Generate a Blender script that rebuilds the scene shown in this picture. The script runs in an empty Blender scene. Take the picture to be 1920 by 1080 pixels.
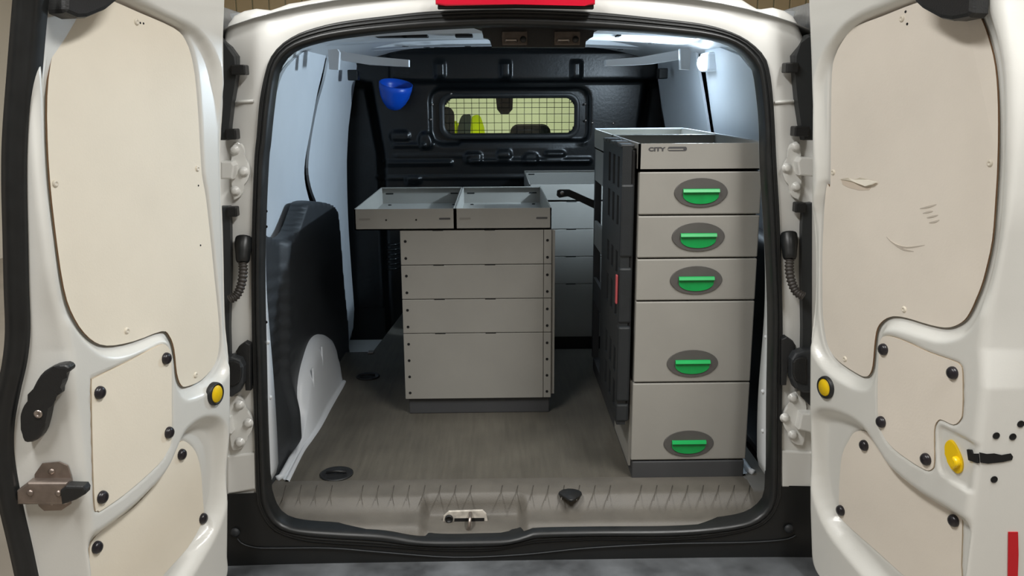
import bpy, bmesh, math, random
import numpy as np
from mathutils import Vector, Matrix

random.seed(7)
# ------------------------------------------------------------------ camera
F = 1600.0
CAM = np.array([-.05, -2.0, 1.62])
def _rx(a):
    c, s = math.cos(a), math.sin(a); return np.array([[1, 0, 0], [0, c, -s], [0, s, c]])
def _rz(a):
    c, s = math.cos(a), math.sin(a); return np.array([[c, -s, 0], [s, c, 0], [0, 0, 1]])
PITCH = math.atan(360 / F); YAW = -math.atan(30 / F * math.cos(PITCH)); ROLL = math.radians(-.3)
ROT = _rz(YAW) @ _rx(math.pi / 2 - PITCH) @ _rz(ROLL)
scene = bpy.context.scene
COL = scene.collection
camd = bpy.data.cameras.new('camera'); cam = bpy.data.objects.new('camera', camd); COL.objects.link(cam)
camd.sensor_width = 36; camd.lens = 36 * F / 1920; camd.clip_start = .02; camd.clip_end = 100
M4 = Matrix([list(ROT[i]) + [CAM[i]] for i in range(3)] + [[0, 0, 0, 1]])
cam.matrix_world = M4
scene.camera = cam
# ------------------------------------------------------------------ light and exposure
scene.view_settings.view_transform = 'Standard'; scene.view_settings.look = 'None'
scene.view_settings.gamma = 1.0; scene.view_settings.use_curve_mapping = False
scene.view_settings.exposure = 0.08
W = bpy.data.worlds.new('world'); scene.world = W; W.use_nodes = True
bg = W.node_tree.nodes['Background']; bg.inputs[0].default_value = (1, .99, .97, 1); bg.inputs[1].default_value = .12
def area(name, loc, target, sx, sy, power, color):
    d = bpy.data.lights.new(name, 'AREA'); d.shape = 'RECTANGLE'; d.size = sx; d.size_y = sy
    d.energy = power; d.color = color
    o = bpy.data.objects.new(name, d); COL.objects.link(o); o.location = loc
    v = Vector(target) - Vector(loc); o.rotation_euler = v.to_track_quat('-Z', 'Y').to_euler(); return o
area('garage_lamp_light', (1.05, -1.35, 3.3), (1.05, -1.35, 0), .35, 1.8, 72, (1, .99, .965))
area('garage_lamp_light', (-1.05, -1.35, 3.3), (-1.05, -1.35, 0), .35, 1.8, 64, (1, .99, .965))
area('garage_lamp_light', (0.0, 5.4, 3.3), (0.0, 5.4, 0), 2.6, .5, 210, (1, 1, .95))  # unseen ceiling lamp, added to brighten the wall and cab ahead
cl_ = area('cargo_lamp_light', (.655, 1.08, 1.722), (-.4, 1.08, 1.38), .05, .05, 12, (.70, .86, 1)); cl_.data.shape = 'DISK'

# ------------------------------------------------------------------ pixel tracing onto real planes
def ray(x, y): return ROT @ np.array([(x - 960) / F, -(y - 540) / F, -1.0])
def onplane(x, y, P, n):
    r = ray(x, y); t = np.dot(np.asarray(P) - CAM, n) / np.dot(r, n); return CAM + t * r
def onY(x, y, Y): return onplane(x, y, (0, Y, 0), np.array([0, 1., 0]))
def onX(x, y, X): return onplane(x, y, (X, 0, 0), np.array([1., 0, 0]))
def onZ(x, y, Z): return onplane(x, y, (0, 0, Z), np.array([0, 0, 1.]))

# ------------------------------------------------------------------ materials
def lin(c):
    return tuple(((v / 255) / 12.92 if v / 255 <= .04045 else ((v / 255 + .055) / 1.055) ** 2.4) for v in c)
MATS = {}
def mat(name, rgb, rough=.5, metal=0., var=.06, scale=8., bump=0., bscale=60., coat=0., spec=.5, rvar=0.):
    if name in MATS: return MATS[name]
    m = bpy.data.materials.new(name); m.use_nodes = True; nt = m.node_tree; b = nt.nodes['Principled BSDF']
    c = lin(rgb)
    tc = nt.nodes.new('ShaderNodeTexCoord')
    nz = nt.nodes.new('ShaderNodeTexNoise'); nz.inputs['Scale'].default_value = scale; nz.inputs['Detail'].default_value = 5
    nt.links.new(tc.outputs['Object'], nz.inputs['Vector'])
    rp = nt.nodes.new('ShaderNodeValToRGB')
    rp.color_ramp.elements[0].position = .3; rp.color_ramp.elements[1].position = .7
    rp.color_ramp.elements[0].color = tuple(v * (1 - var) for v in c) + (1,)
    rp.color_ramp.elements[1].color = tuple(min(1, v * (1 + var)) for v in c) + (1,)
    nt.links.new(nz.outputs['Fac'], rp.inputs['Fac']); nt.links.new(rp.outputs['Color'], b.inputs['Base Color'])
    b.inputs['Roughness'].default_value = rough; b.inputs['Metallic'].default_value = metal
    b.inputs['Coat Weight'].default_value = coat; b.inputs['Coat Roughness'].default_value = .08
    b.inputs['Specular IOR Level'].default_value = spec
    if rvar:
        mr = nt.nodes.new('ShaderNodeMapRange'); mr.inputs[3].default_value = max(.03, rough - rvar); mr.inputs[4].default_value = rough + rvar
        nt.links.new(nz.outputs['Fac'], mr.inputs[0]); nt.links.new(mr.outputs[0], b.inputs['Roughness'])
    if bump:
        n2 = nt.nodes.new('ShaderNodeTexNoise'); n2.inputs['Scale'].default_value = bscale; n2.inputs['Detail'].default_value = 4
        nt.links.new(tc.outputs['Object'], n2.inputs['Vector'])
        bp = nt.nodes.new('ShaderNodeBump'); bp.inputs['Strength'].default_value = bump; bp.inputs['Distance'].default_value = .004
        nt.links.new(n2.outputs['Fac'], bp.inputs['Height']); nt.links.new(bp.outputs['Normal'], b.inputs['Normal'])
    MATS[name] = m; return m
def emis(name, rgb, s):
    m = bpy.data.materials.new(name); m.use_nodes = True; b = m.node_tree.nodes['Principled BSDF']
    b.inputs['Base Color'].default_value = lin(rgb) + (1,); b.inputs['Emission Color'].default_value = lin(rgb) + (1,)
    b.inputs['Emission Strength'].default_value = s; return m
def glass(name, rgb, alpha_rough=.02):
    m = bpy.data.materials.new(name); m.use_nodes = True; nt = m.node_tree
    out = nt.nodes['Material Output']; nt.nodes.remove(nt.nodes['Principled BSDF'])
    tr = nt.nodes.new('ShaderNodeBsdfTransparent'); tr.inputs[0].default_value = lin(rgb) + (1,)
    gl = nt.nodes.new('ShaderNodeBsdfGlossy'); gl.inputs['Roughness'].default_value = alpha_rough
    mx = nt.nodes.new('ShaderNodeMixShader'); mx.inputs[0].default_value = .06
    nt.links.new(tr.outputs[0], mx.inputs[1]); nt.links.new(gl.outputs[0], mx.inputs[2]); nt.links.new(mx.outputs[0], out.inputs[0])
    return m
WHITE = mat('white_body_paint', (226, 226, 222), .28, var=.025, scale=3, coat=.35)
DOORW = mat('white_door_paint', (222, 222, 217), .34, var=.025, scale=4, bump=.03, bscale=300, coat=.3)
INWH = mat('interior_white_paint', (214, 218, 222), .42, var=.03, scale=3)
CLAD = mat('grey_white_lining_board', (206, 211, 216), .62, var=.03, scale=5)
BOARD = mat('cream_hardboard', (240, 232, 215), .72, var=.035, scale=5, bump=.06, bscale=220)
BOARD2 = mat('cream_hardboard_worn', (234, 226, 214), .72, var=.05, scale=4, bump=.06, bscale=220)
BROWN = mat('hardboard_edge', (134, 104, 76), .8)
TAN = mat('hardboard_edge_pale', (200, 184, 162), .8)
BLACKP = mat('black_plastic', (30, 31, 32), .45, var=.12, scale=20, bump=.15, bscale=400)
SATIN = mat('dark_grey_plastic', (47, 50, 53), .5, var=.1, scale=15, bump=.2, bscale=500)
KNOB = mat('black_plastic_knob', (34, 31, 36), .3)
RUBBER = mat('black_rubber', (27, 29, 30), .38, var=.15, scale=30, rvar=.1)
BULK = mat('black_painted_steel', (15, 18, 20), .3, var=.2, scale=6, bump=.1, bscale=80)
YELLOW = mat('yellow_plastic', (243, 203, 10), .4, var=.03)
GREEN = mat('green_plastic', (8, 150, 72), .38, var=.08, scale=40)
OVAL = mat('charcoal_plastic', (84, 82, 80), .5, var=.06, scale=30)
CABF = mat('grey_cabinet_paint', (148, 146, 140), .48, var=.035, scale=9, bump=.02, bscale=200)
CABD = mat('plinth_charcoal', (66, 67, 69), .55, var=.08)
ALU = mat('aluminium_rim', (186, 190, 196), .35, metal=.6, var=.05)
STEEL = mat('zinc_steel', (165, 155, 148), .34, metal=.85, var=.18, scale=25, rvar=.1)
DARKHOLE = mat('dark_recess', (10, 10, 11), .8)
RED = mat('red_tape', (200, 18, 34), .4)
REDLENS = mat('red_lens', (196, 20, 48), .15, coat=.6)
BLUE = mat('blue_plastic', (16, 84, 205), .35, var=.06)
INK = mat('dark_print', (70, 70, 72), .6)
FADED = mat('faded_print', (133, 130, 124), .6)
TRIM = mat('sill_trim_plastic', (97, 93, 86), .5, var=.13, scale=14, bump=.15, bscale=350, rvar=.06)
HOSE = mat('rubber_hose', (58, 54, 51), .5, var=.12, scale=40)
LENS = emis('lamp_lens', (235, 245, 255), 25)
HIVIS = mat('hi_vis_cloth', (200, 255, 30), .7, var=.06)
def translucent(m, rgb, k):
    nt = m.node_tree; out = nt.nodes['Material Output']; b = nt.nodes['Principled BSDF']
    t = nt.nodes.new('ShaderNodeBsdfTranslucent'); t.inputs[0].default_value = lin(rgb) + (1,)
    mx = nt.nodes.new('ShaderNodeMixShader'); mx.inputs[0].default_value = k
    nt.links.new(b.outputs[0], mx.inputs[1]); nt.links.new(t.outputs[0], mx.inputs[2]); nt.links.new(mx.outputs[0], out.inputs[0])
translucent(HIVIS, (245, 255, 10), .8)
SEATM = mat('dark_seat_cloth', (40, 44, 46), .85, var=.1, scale=60)
def floor_mat():
    m = mat('load_floor_ply', (92, 88, 79), .62, var=.16, scale=5, bump=.25, bscale=260)
    nt = m.node_tree; b = nt.nodes['Principled BSDF']; tc = nt.nodes['Texture Coordinate']
    wv = nt.nodes.new('ShaderNodeTexNoise'); wv.inputs['Scale'].default_value = 3.0; wv.inputs['Detail'].default_value = 9
    mp = nt.nodes.new('ShaderNodeMapping'); mp.inputs['Scale'].default_value = (30, 2, 1)
    nt.links.new(tc.outputs['Object'], mp.inputs[0]); nt.links.new(mp.outputs[0], wv.inputs['Vector'])
    mx = nt.nodes.new('ShaderNodeMixRGB'); mx.blend_type = 'MULTIPLY'; mx.inputs[0].default_value = .45
    src = b.inputs['Base Color'].links[0].from_socket
    rp = nt.nodes.new('ShaderNodeValToRGB'); rp.color_ramp.elements[0].position = .3; rp.color_ramp.elements[1].position = .75
    rp.color_ramp.elements[0].color = (.45, .45, .45, 1); rp.color_ramp.elements[1].color = (1, 1, 1, 1)
    nt.links.new(wv.outputs['Fac'], rp.inputs[0])
    nt.links.new(src, mx.inputs[1]); nt.links.new(rp.outputs[0], mx.inputs[2]); nt.links.new(mx.outputs[0], b.inputs['Base Color'])
    return m
PLY = floor_mat()
def wet_mat():
    m = mat('wet_bumper_plastic', (92, 95, 98), .38, var=.55, scale=9, rvar=.25); return m
WET = wet_mat()

# ------------------------------------------------------------------ object helpers
def link(o, parent=None):
    COL.objects.link(o)
    if parent is not None: o.parent = parent
    return o
def obj(name, verts, faces, m, parent=None, smooth=False, label=None):
    me = bpy.data.meshes.new(name); me.from_pydata([tuple(map(float, v)) for v in verts], [], [tuple(f) for f in faces]); me.update()
    if smooth: me.polygons.foreach_set('use_smooth', [True] * len(me.polygons))
    me.materials.append(m); o = bpy.data.objects.new(name, me); link(o, parent)
    if label: o['label'] = label
    return o
def bobj(name, bm, m, parent=None, smooth=False, label=None):
    bmesh.ops.recalc_face_normals(bm, faces=bm.faces)
    me = bpy.data.meshes.new(name); bm.to_mesh(me); bm.free()
    if smooth: me.polygons.foreach_set('use_smooth', [True] * len(me.polygons))
    for x in (m if isinstance(m, (list, tuple)) else [m]): me.materials.append(x)
    o = bpy.data.objects.new(name, me); link(o, parent)
    if label: o['label'] = label
    return o
def thing(name, label, cat, loc=(0, 0, 0), group=None):
    o = bpy.data.objects.new(name, None); link(o); o.empty_display_size = .05
    o['label'] = label; o['category'] = cat
    if group: o['group'] = group
    return o
def bm_box(bm, a, b, bev=0., seg=2):
    vs = [bm.verts.new((x, y, z)) for x in (a[0], b[0]) for y in (a[1], b[1]) for z in (a[2], b[2])]
    fs = [(0, 1, 3, 2), (4, 6, 7, 5), (0, 4, 5, 1), (2, 3, 7, 6), (0, 2, 6, 4), (1, 5, 7, 3)]
    faces = [bm.faces.new([vs[i] for i in f]) for f in fs]
    if bev:
        es = list({e for f in faces for e in f.edges})
        bmesh.ops.bevel(bm, geom=es, offset=bev, segments=seg, affect='EDGES', profile=.5)
def box(name, a, b, m, parent=None, bev=0., seg=2, label=None):
    bm = bmesh.new(); bm_box(bm, a, b, bev, seg); return bobj(name, bm, m, parent, label=label)
def bm_prism(bm, pts, off, bev=0., seg=2):
    """pts: planar 3D polygon, off: extrusion vector; bevels the top rim"""
    off = Vector(off)
    v0 = [bm.verts.new(Vector(p)) for p in pts]; v1 = [bm.verts.new(Vector(p) + off) for p in pts]
    n = len(pts); bm.faces.new(v0); top = bm.faces.new(v1)
    for i in range(n): bm.faces.new((v0[i], v0[(i + 1) % n], v1[(i + 1) % n], v1[i]))
    if bev: bmesh.ops.bevel(bm, geom=list(top.edges), offset=bev, segments=seg, affect='EDGES', profile=.5)
def prism(name, pts, off, m, parent=None, bev=0., seg=2, label=None):
    bm = bmesh.new(); bm_prism(bm, pts, off, bev, seg); return bobj(name, bm, m, parent, label=label)
def frame_of(axis):
    a = Vector(axis).normalized(); u = a.orthogonal().normalized(); return a, u, a.cross(u)
def bm_lathe(bm, base, axis, prof, n=20, sx=1., up=None):
    """prof: list of (radius, height along axis)"""
    a = Vector(axis).normalized()
    if up is not None: v = Vector(up).normalized(); u = v.cross(a).normalized()
    else: a, u, v = frame_of(axis)
    base = Vector(base); rings = []
    for r, h in prof:
        if r <= 1e-6: rings.append([bm.verts.new(base + a * h)])
        else: rings.append([bm.verts.new(base + a * h + u * (r * sx * math.cos(2 * math.pi * i / n)) + v * (r * math.sin(2 * math.pi * i / n))) for i in range(n)])
    for A, B in zip(rings, rings[1:]):
        for i in range(n):
            j = (i + 1) % n
            q = [A[i % len(A)], A[j % len(A)], B[j % len(B)], B[i % len(B)]]
            q2 = []
            for x in q:
                if x not in q2: q2.append(x)
            if len(q2) > 2: bm.faces.new(q2)
def lathe(name, base, axis, prof, m, parent=None, n=20, sx=1., up=None, label=None, smooth=True):
    bm = bmesh.new(); bm_lathe(bm, base, axis, prof, n, sx, up); return bobj(name, bm, m, parent, smooth, label)
def bm_tube(bm, pts, r, n=10, cap=True):
    P = [Vector(p) for p in pts]; rings = []; up = None
    for i, p in enumerate(P):
        t = (P[min(i + 1, len(P) - 1)] - P[max(i - 1, 0)]).normalized()
        if up is None: up = t.orthogonal().normalized()
        up = (up - t * up.dot(t)).normalized(); w = t.cross(up)
        rr = r[i] if isinstance(r, (list, tuple)) else r
        rings.append([bm.verts.new(p + up * (rr * math.cos(2 * math.pi * k / n)) + w * (rr * math.sin(2 * math.pi * k / n))) for k in range(n)])
    for A, B in zip(rings, rings[1:]):
        for k in range(n): bm.faces.new((A[k], A[(k + 1) % n], B[(k + 1) % n], B[k]))
    if cap: bm.faces.new(rings[0]); bm.faces.new(rings[-1])
def tube(name, pts, r, m, parent=None, n=10, label=None):
    bm = bmesh.new(); bm_tube(bm, pts, r, n); return bobj(name, bm, m, parent, True, label)
def smooth_closed(pts, per=4):
    """Catmull-Rom through a closed list of 2D points"""
    P = [np.array(p, float) for p in pts]; n = len(P); out = []
    for i in range(n):
        a, b, c, d = P[i - 1], P[i], P[(i + 1) % n], P[(i + 2) % n]
        for k in range(per):
            t = k / per
            out.append(.5 * ((2 * b) + (c - a) * t + (2 * a - 5 * b + 4 * c - d) * t * t + (-a + 3 * b - 3 * c + d) * t ** 3))
    return out
def smooth_open(pts, per=6):
    P = [np.array(p, float) for p in pts]; out = []
    for i in range(len(P) - 1):
        a = P[max(i - 1, 0)]; b = P[i]; c = P[i + 1]; d = P[min(i + 2, len(P) - 1)]
        for k in range(per):
            t = k / per
            out.append(.5 * ((2 * b) + (c - a) * t + (2 * a - 5 * b + 4 * c - d) * t * t + (-a + 3 * b - 3 * c + d) * t ** 3))
    out.append(P[-1]); return out
def sdf(U, V, poly):
    """signed distance, negative inside; U,V arrays"""
    P = np.array(poly, float); n = len(P); d = np.full(U.shape, 1e9); ins = np.zeros(U.shape, bool)
    for i in range(n):
        a, b = P[i], P[(i + 1) % n]; e = b - a; L = e @ e + 1e-12
        t = np.clip(((U - a[0]) * e[0] + (V - a[1]) * e[1]) / L, 0, 1)
        d = np.minimum(d, np.hypot(U - a[0] - t * e[0], V - a[1] - t * e[1]))
        c = (a[1] > V) != (b[1] > V)
        with np.errstate(divide='ignore', invalid='ignore'):
            xi = (b[0] - a[0]) * (V - a[1]) / (b[1] - a[1] + 1e-15) + a[0]
        ins ^= c & (U < xi)
    return np.where(ins, -d, d)
def sstep(x): x = np.clip(x, 0, 1); return x * x * (3 - 2 * x)
def grid_faces(nr, nc):
    return [(r * nc + c, r * nc + c + 1, (r + 1) * nc + c + 1, (r + 1) * nc + c) for r in range(nr - 1) for c in range(nc - 1)]
def rrect(cx, cz, w, h, r, n=5):
    out = []
    for sx, sz, a0 in ((1, 1, 0), (-1, 1, 90), (-1, -1, 180), (1, -1, 270)):
        for k in range(n + 1):
            a = math.radians(a0 + 90 * k / n); out.append((cx + sx * (w / 2 - r) + r * math.cos(a), cz + sz * (h / 2 - r) + r * math.sin(a)))
    return out

# ================================================================== the garage
FZ = .58            # load floor height
def struct(o): o['kind'] = 'structure'; return o
GW, GD0, GD1, GH = 5.2, -5.5, 9.0, 3.6
CONC = mat('garage_concrete', (164, 156, 146), .6, var=.12, scale=2)
PINKW = mat('garage_wall_paint', (208, 200, 192), .7, var=.05, scale=1)
CLADB = mat('beige_cladding', (176, 158, 128), .6, var=.06, scale=3)
PALEG = mat('pale_green_wall_paint', (220, 232, 208), .7, var=.08, scale=1.5)
CEILM = mat('garage_ceiling_paint', (215, 213, 206), .8)
struct(obj('floor', [(-GW, GD0, 0), (GW, GD0, 0), (GW, GD1, 0), (-GW, GD1, 0)], [(0, 1, 2, 3)], CONC))
struct(obj('ceiling', [(-GW, GD0, GH), (GW, GD0, GH), (GW, GD1, GH), (-GW, GD1, GH)], [(0, 3, 2, 1)], CEILM))
struct(obj('wall_left', [(-GW, GD0, 0), (-GW, GD1, 0), (-GW, GD1, GH), (-GW, GD0, GH)], [(0, 1, 2, 3)], PINKW))
struct(obj('wall_right', [(GW, GD0, 0), (GW, GD1, 0), (GW, GD1, GH), (GW, GD0, GH)], [(3, 2, 1, 0)], PINKW))
struct(obj('wall_rear', [(-GW, GD0, 0), (GW, GD0, 0), (GW, GD0, GH), (-GW, GD0, GH)], [(3, 2, 1, 0)], PINKW))
wb = struct(obj('wall_back', [(-GW, GD1, 0), (GW, GD1, 0), (GW, GD1, GH), (-GW, GD1, GH)], [(0, 1, 2, 3)], PALEG))
cp = None
for i in range(52):      # vertical cladding boards along the upper wall
    x = -GW + .1 + i * .2
    if cp is None:
        cp = box('cladding_board', (-.094, GD1 - .03, 1.95), (.094, GD1 - .002, GH), CLADB, wb, bev=.008, seg=1); cp.location.x = x
    else:
        c = cp.copy(); COL.objects.link(c); c.parent = wb; c.location.x = x
for x, y, sx, sy in ((1.05, -1.35, .35, 1.8), (-1.05, -1.35, .35, 1.8), (0, 5.4, 2.6, .5)):
    struct(box('lamp_housing_1', (x - sx / 2 - .04, y - sy / 2 - .04, 3.32), (x + sx / 2 + .04, y + sy / 2 + .04, GH), CEILM, bev=.01))  # housing boxes added round the unseen ceiling lamps

# ================================================================== the van
van = thing('van', 'white panel van with both rear doors open showing its load area', 'van')

# ---- rear opening: traced loops on the raked opening plane
RAKE = .10
OPN = np.array([0, 1, -RAKE]); OPN = OPN / np.linalg.norm(OPN); OPP = (0, 0, .53)
def op(x, y, off=0.):
    return onplane(x, y, np.array(OPP) + np.array([0, off, 0]), OPN)
def oy(z): return RAKE * (z - .53)
OUT = [(960,16),(817,20),(726,29),(634,41),(573,57),(542,72),(521,89),(506,110),(498,134),(492,159),(486,196),(481,260),(477,300),(472,448),(472,596),(474,700),(478,840),(480,911),(483,946),(496,974),(515,995),(554,1010),(596,1017),(701,1024),(772,1029),(842,1033),(922,1032),(975,1022),(1010,1017),(1116,1012),(1250,1013),(1350,1005),(1420,988),(1448,967),(1461,940),(1465,920),(1466,760),(1467,600),(1462,422),(1456,311),(1449,183),(1440,122),(1425,95),(1388,67),(1327,46),(1235,34),(1113,22)]
INN = [(960,50),(848,53),(726,61),(634,72),(591,81),(557,92),(536,107),(521,131),(515,159),(508,214),(502,275),(499,300),(494,411),(492,541),(496,700),(499,805),(504,918),(508,939),(522,967),(554,983),(631,990),(719,995),(772,1004),(815,1007),(904,1006),(957,1004),(992,994),(1010,990),(1116,988),(1250,987),(1330,982),(1395,972),(1425,955),(1438,935),(1441,893),(1442,760),(1445,600),(1440,459),(1431,311),(1429,229),(1421,153),(1415,128),(1400,107),(1373,86),(1327,73),(1235,63),(1116,55)]
def to2(loop): return [op(*p)[[0, 2]] for p in smooth_closed(loop, 6)]
def resample(P, n):
    P = np.array(P); Q = np.vstack([P, P[:1]]); s = np.concatenate([[0], np.cumsum(np.linalg.norm(np.diff(Q, axis=0), axis=1))])
    t = np.linspace(0, s[-1], n, endpoint=False); return np.c_[np.interp(t, s, Q[:, 0]), np.interp(t, s, Q[:, 1])]
def radial(poly, c, dirs):
    """distance from c along each direction to a star-shaped polygon"""
    P = np.array(poly) - c; Q = np.roll(P, -1, 0); out = []
    for d in dirs:
        best = 0
        e = Q - P; den = d[0] * e[:, 1] - d[1] * e[:, 0]
        with np.errstate(divide='ignore', invalid='ignore'):
            t = (P[:, 0] * e[:, 1] - P[:, 1] * e[:, 0]) / den; u = (P[:, 0] * d[1] - P[:, 1] * d[0]) / den
        ok = (t > 0) & (u >= -1e-9) & (u <= 1 + 1e-9); out.append(t[ok].max())
    return np.array(out)
NL = 220
CEN = np.array([0.0, 1.10])
inn = resample(to2(INN), NL); dirs = inn - CEN; rin = np.linalg.norm(dirs, axis=1); dirs = dirs / rin[:, None]
rout = radial(to2(OUT), CEN, dirs)
def ring3(r, dy):
    p = CEN + dirs * np.asarray(r)[:, None]
    return [(p[i, 0], oy(p[i, 1]) + (dy[i] if hasattr(dy, '__len__') else dy), p[i, 1]) for i in range(NL)]
def loft(name, rings, m, parent, smooth=True, label=None):
    v = [p for r in rings for p in r]; f = []
    for k in range(len(rings) - 1):
        for i in range(NL):
            j = (i + 1) % NL; f.append((k * NL + i, k * NL + j, (k + 1) * NL + j, (k + 1) * NL + i))
    return obj(name, v, f, m, parent, smooth, label)
prof = [(0, .03), (.0, -.002), (.08, -.014), (.2, -.02), (.36, -.021), (.46, -.017), (.5, -.011), (.56, -.014), (.62, -.016), (.69, -.013), (.73, -.008), (.79, -.011), (.86, -.011), (.94, -.008), (1, 0.004)]
seal = loft('door_seal', [ring3(rin + (rout - rin) * t, d) for t, d in prof], RUBBER, van, label='black rubber seal around the opening')

# ---- body frame round the opening
topL = [(423,58),(432,34),(450,21),(481,15),(521,20),(527,8),(573,1)]
topR = [(1403,1),(1409,14),(1425,18),(1455,12),(1480,24),(1492,34),(1500,58)]
tl = [op(*p, .03)[[0, 2]] for p in topL]; trp = [op(*p, .03)[[0, 2]] for p in topR]
body = [(-.84, .40), (-.86, .9), (-.84, 1.25), (-.78, 1.5), (-.715, 1.7)] + [tuple(p) for p in tl] + [(-.25, 1.90), (.25, 1.90)] + [tuple(p) for p in trp] + [(.735, 1.7), (.80, 1.5), (.86, 1.25), (.88, .9), (.86, .40)]
rb = radial(body, CEN, dirs)
zz = (CEN + dirs * rb[:, None])[:, 1]
rings = [ring3(rout - .012, .004), ring3(rout + .004, .002), ring3(rout + (rb - rout) * .3, .0), ring3(rout + (rb - rout) * .45, .006), ring3(rout + (rb - rout) * .8, .008), ring3(rb - .012, .014), ring3(rb - .003, .024), ring3(rb, .05)]
far = [(x * 1.04, 2.28, z + (.04 if z > 1.5 else 0)) for x, y, z in rings[-1]]
loft('body_frame', rings + [far], WHITE, van, label='glossy white painted rear pillars and roof edge')
# white flange inside the seal
pz = (CEN + dirs * rin[:, None])
fl_ = 1 - sstep((pz[:, 1] - .62) / .05)
lo_ = 1 - sstep((pz[:, 1] - .72) / .55)
loft('inner_flange', [ring3(rin + .004, .02), ring3(rin + .002 - .006 * lo_ + .06 * fl_, .03), ring3(rin + .002 - .010 * lo_ + .06 * fl_, .038 + .04 * lo_), ring3(rin + .06, .042 + .042 * lo_)], INWH, van)
# pressed seam across the pillars
for s, (a, b) in ((-1, (436, 476)), (1, (1452, 1500))):
    p = [op(a, 192), op(b, 189)]
    tube('pillar_seam', [p[0] + np.array([0, -.002, 0]), p[1] + np.array([0, -.002, 0])], .004, WHITE, van)

# ---- black lower rear panel and bumper step
pl_ = [op(434, 926), op(482, 916)]
bm = bmesh.new()
low = [(-.86, .38), (.88, .38)]
zl = float(op(434, 922)[2])
v = []
for i in range(NL):
    pass
lowpoly = [(-.862, .385), (.882, .385), (.882, zl - .004), (.60, zl + .006), (.60, .44), (-.60, .44), (-.60, zl + .006), (-.862, zl - .004)]
idx = [i for i in range(NL) if (CEN + dirs[i] * rout[i])[1] < zl + .004]
# order indices continuously from the left side round the bottom to the right
idx = sorted(idx, key=lambda i: math.atan2(dirs[i][0], -dirs[i][1]))
A = [CEN + dirs[i] * (rout[i] - .012) for i in idx]
B = []
for q in A:
    if q[1] > .56: B.append((-.862 if q[0] < 0 else .882, q[1]))
    else: B.append((q[0] * 1.0 if abs(q[0]) < .55 else math.copysign(.55 + (abs(q[0]) - .55) * 3.2, q[0]), .43))
vv = []; ff = []
for off in (-.006,):
    for a, b in zip(A, B):
        vv += [(a[0], oy(a[1]) - .004, a[1]), ((a[0] + b[0]) / 2, oy((a[1] + b[1]) / 2) - .012, (a[1] + b[1]) / 2), (b[0], oy(b[1]) - .012, b[1])]
n = len(A)
for i in range(n - 1):
    for k in range(2): ff.append((3 * i + k, 3 * i + k + 1, 3 * i + 4 + k, 3 * i + 3 + k))
obj('lower_rear_panel', vv, ff, mat('black_satin_plastic', (20, 22, 23), .4, var=.1), van, True)
# thin moulded line along the lower panel
tube('panel_bead', [op(x, y, -.014) for x, y in smooth_open([(445,1010),(455,1020),(480,1027),(520,1028),(620,1028),(720,1036),(850,1045),(980,1040),(1100,1028),(1250,1020),(1400,1017),(1470,1012),(1492,1004)], 4)], .0018, SATIN, van, n=6)
for x, y in ((441, 998), (1479, 991)):
    lathe('panel_clip', op(x, y, -.012), (0, -1, 0), [(.012, 0), (.012, .004), (.007, .008), (0, .009)], SATIN, van, n=14)
bm = bmesh.new()
nx = 60
rows = []
for r, (yy, z0) in enumerate(((.03, .452), (.0, .455), (-.03, .46), (-.12, .463), (-.2, .46), (-.235, .45), (-.25, .42), (-.25, .25))):
    row = []
    for i in range(nx + 1):
        x = -.90 + 1.82 * i / nx; c = (abs(x - .01) / .91)
        row.append(bm.verts.new((x, yy + .10 * c ** 4 * (1 if yy < -.05 else 0), z0 - .012 * c ** 6)))
    rows.append(row)
for a, b in zip(rows, rows[1:]):
    for i in range(nx): bm.faces.new((a[i], a[i + 1], b[i + 1], b[i]))
bobj('bumper', bm, WET, van, True, 'wet dark grey bumper step')

# ---- brake lamp above the opening
bl = prism('brake_lamp', [op(x, y, -.02) for x, y in ((822,-10),(822,18),(880,17),(966,16),(1050,17),(1111,18),(1111,-10))], (0, -.03, 0), BLACKP, van, bev=.003)
prism('lamp_lens', [op(x, y, -.05) for x, y in ((816,-30),(817,9),(835,12),(966,9),(1095,12),(1115,9),(1116,-30))], (0, -.012, 0), REDLENS, bl, bev=.004, label='red brake lamp lens')

# ---- sill trim with ribs and centre notch
xs = np.linspace(-.685, .70, 240)
def notch(x):
    a = onZ(795, 945, .57)[0]; b = onZ(980, 945, .57)[0]
    return sstep((x - a) / .035 + .5) * sstep((b - x) / .035 + .5)
profA = np.array([(.21, .579), (.19, .583), (.17, .584), (.11, .583), (.098, .579), (.088, .565), (.072, .552), (.064, .549), (.055, .5465), (.03, .545), (.004, .540), (-.004, .48)])
profB = np.array([(.21, .579), (.19, .583), (.17, .584), (.122, .583), (.114, .579), (.104, .555), (.096, .532), (.088, .526), (.06, .523), (.03, .520), (.004, .514), (-.004, .47)])
V = []
for x in xs:
    t = notch(x); P = profA * (1 - t) + profB * t
    edge = 0.
    for k, (yy, z) in enumerate(P):
        rib = 0
        if k in (2, 3) and t < .5: rib = .0006 * (1 if (x * 26) % 1 < .12 else 0)
        V.append((x, yy + edge * .05 * (k > 3), z - rib))
sill = obj('sill_trim', V, grid_faces(len(xs), len(profA)), TRIM, van, True, 'worn brown-grey plastic sill trim')
# refine top ribs as raised strips
for i in range(31):
    px = 530 + i * 29
    if 1430 < px: break
    p0 = onZ(px + 6, 910, .5845); p1 = onZ(px, 938, .5842)
    if i % 9 == 4: continue
    bm = bmesh.new(); bm_tube(bm, [p0, p1], .0011, 6); bobj('tread_rib', bm, TRIM, sill, True)
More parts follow.
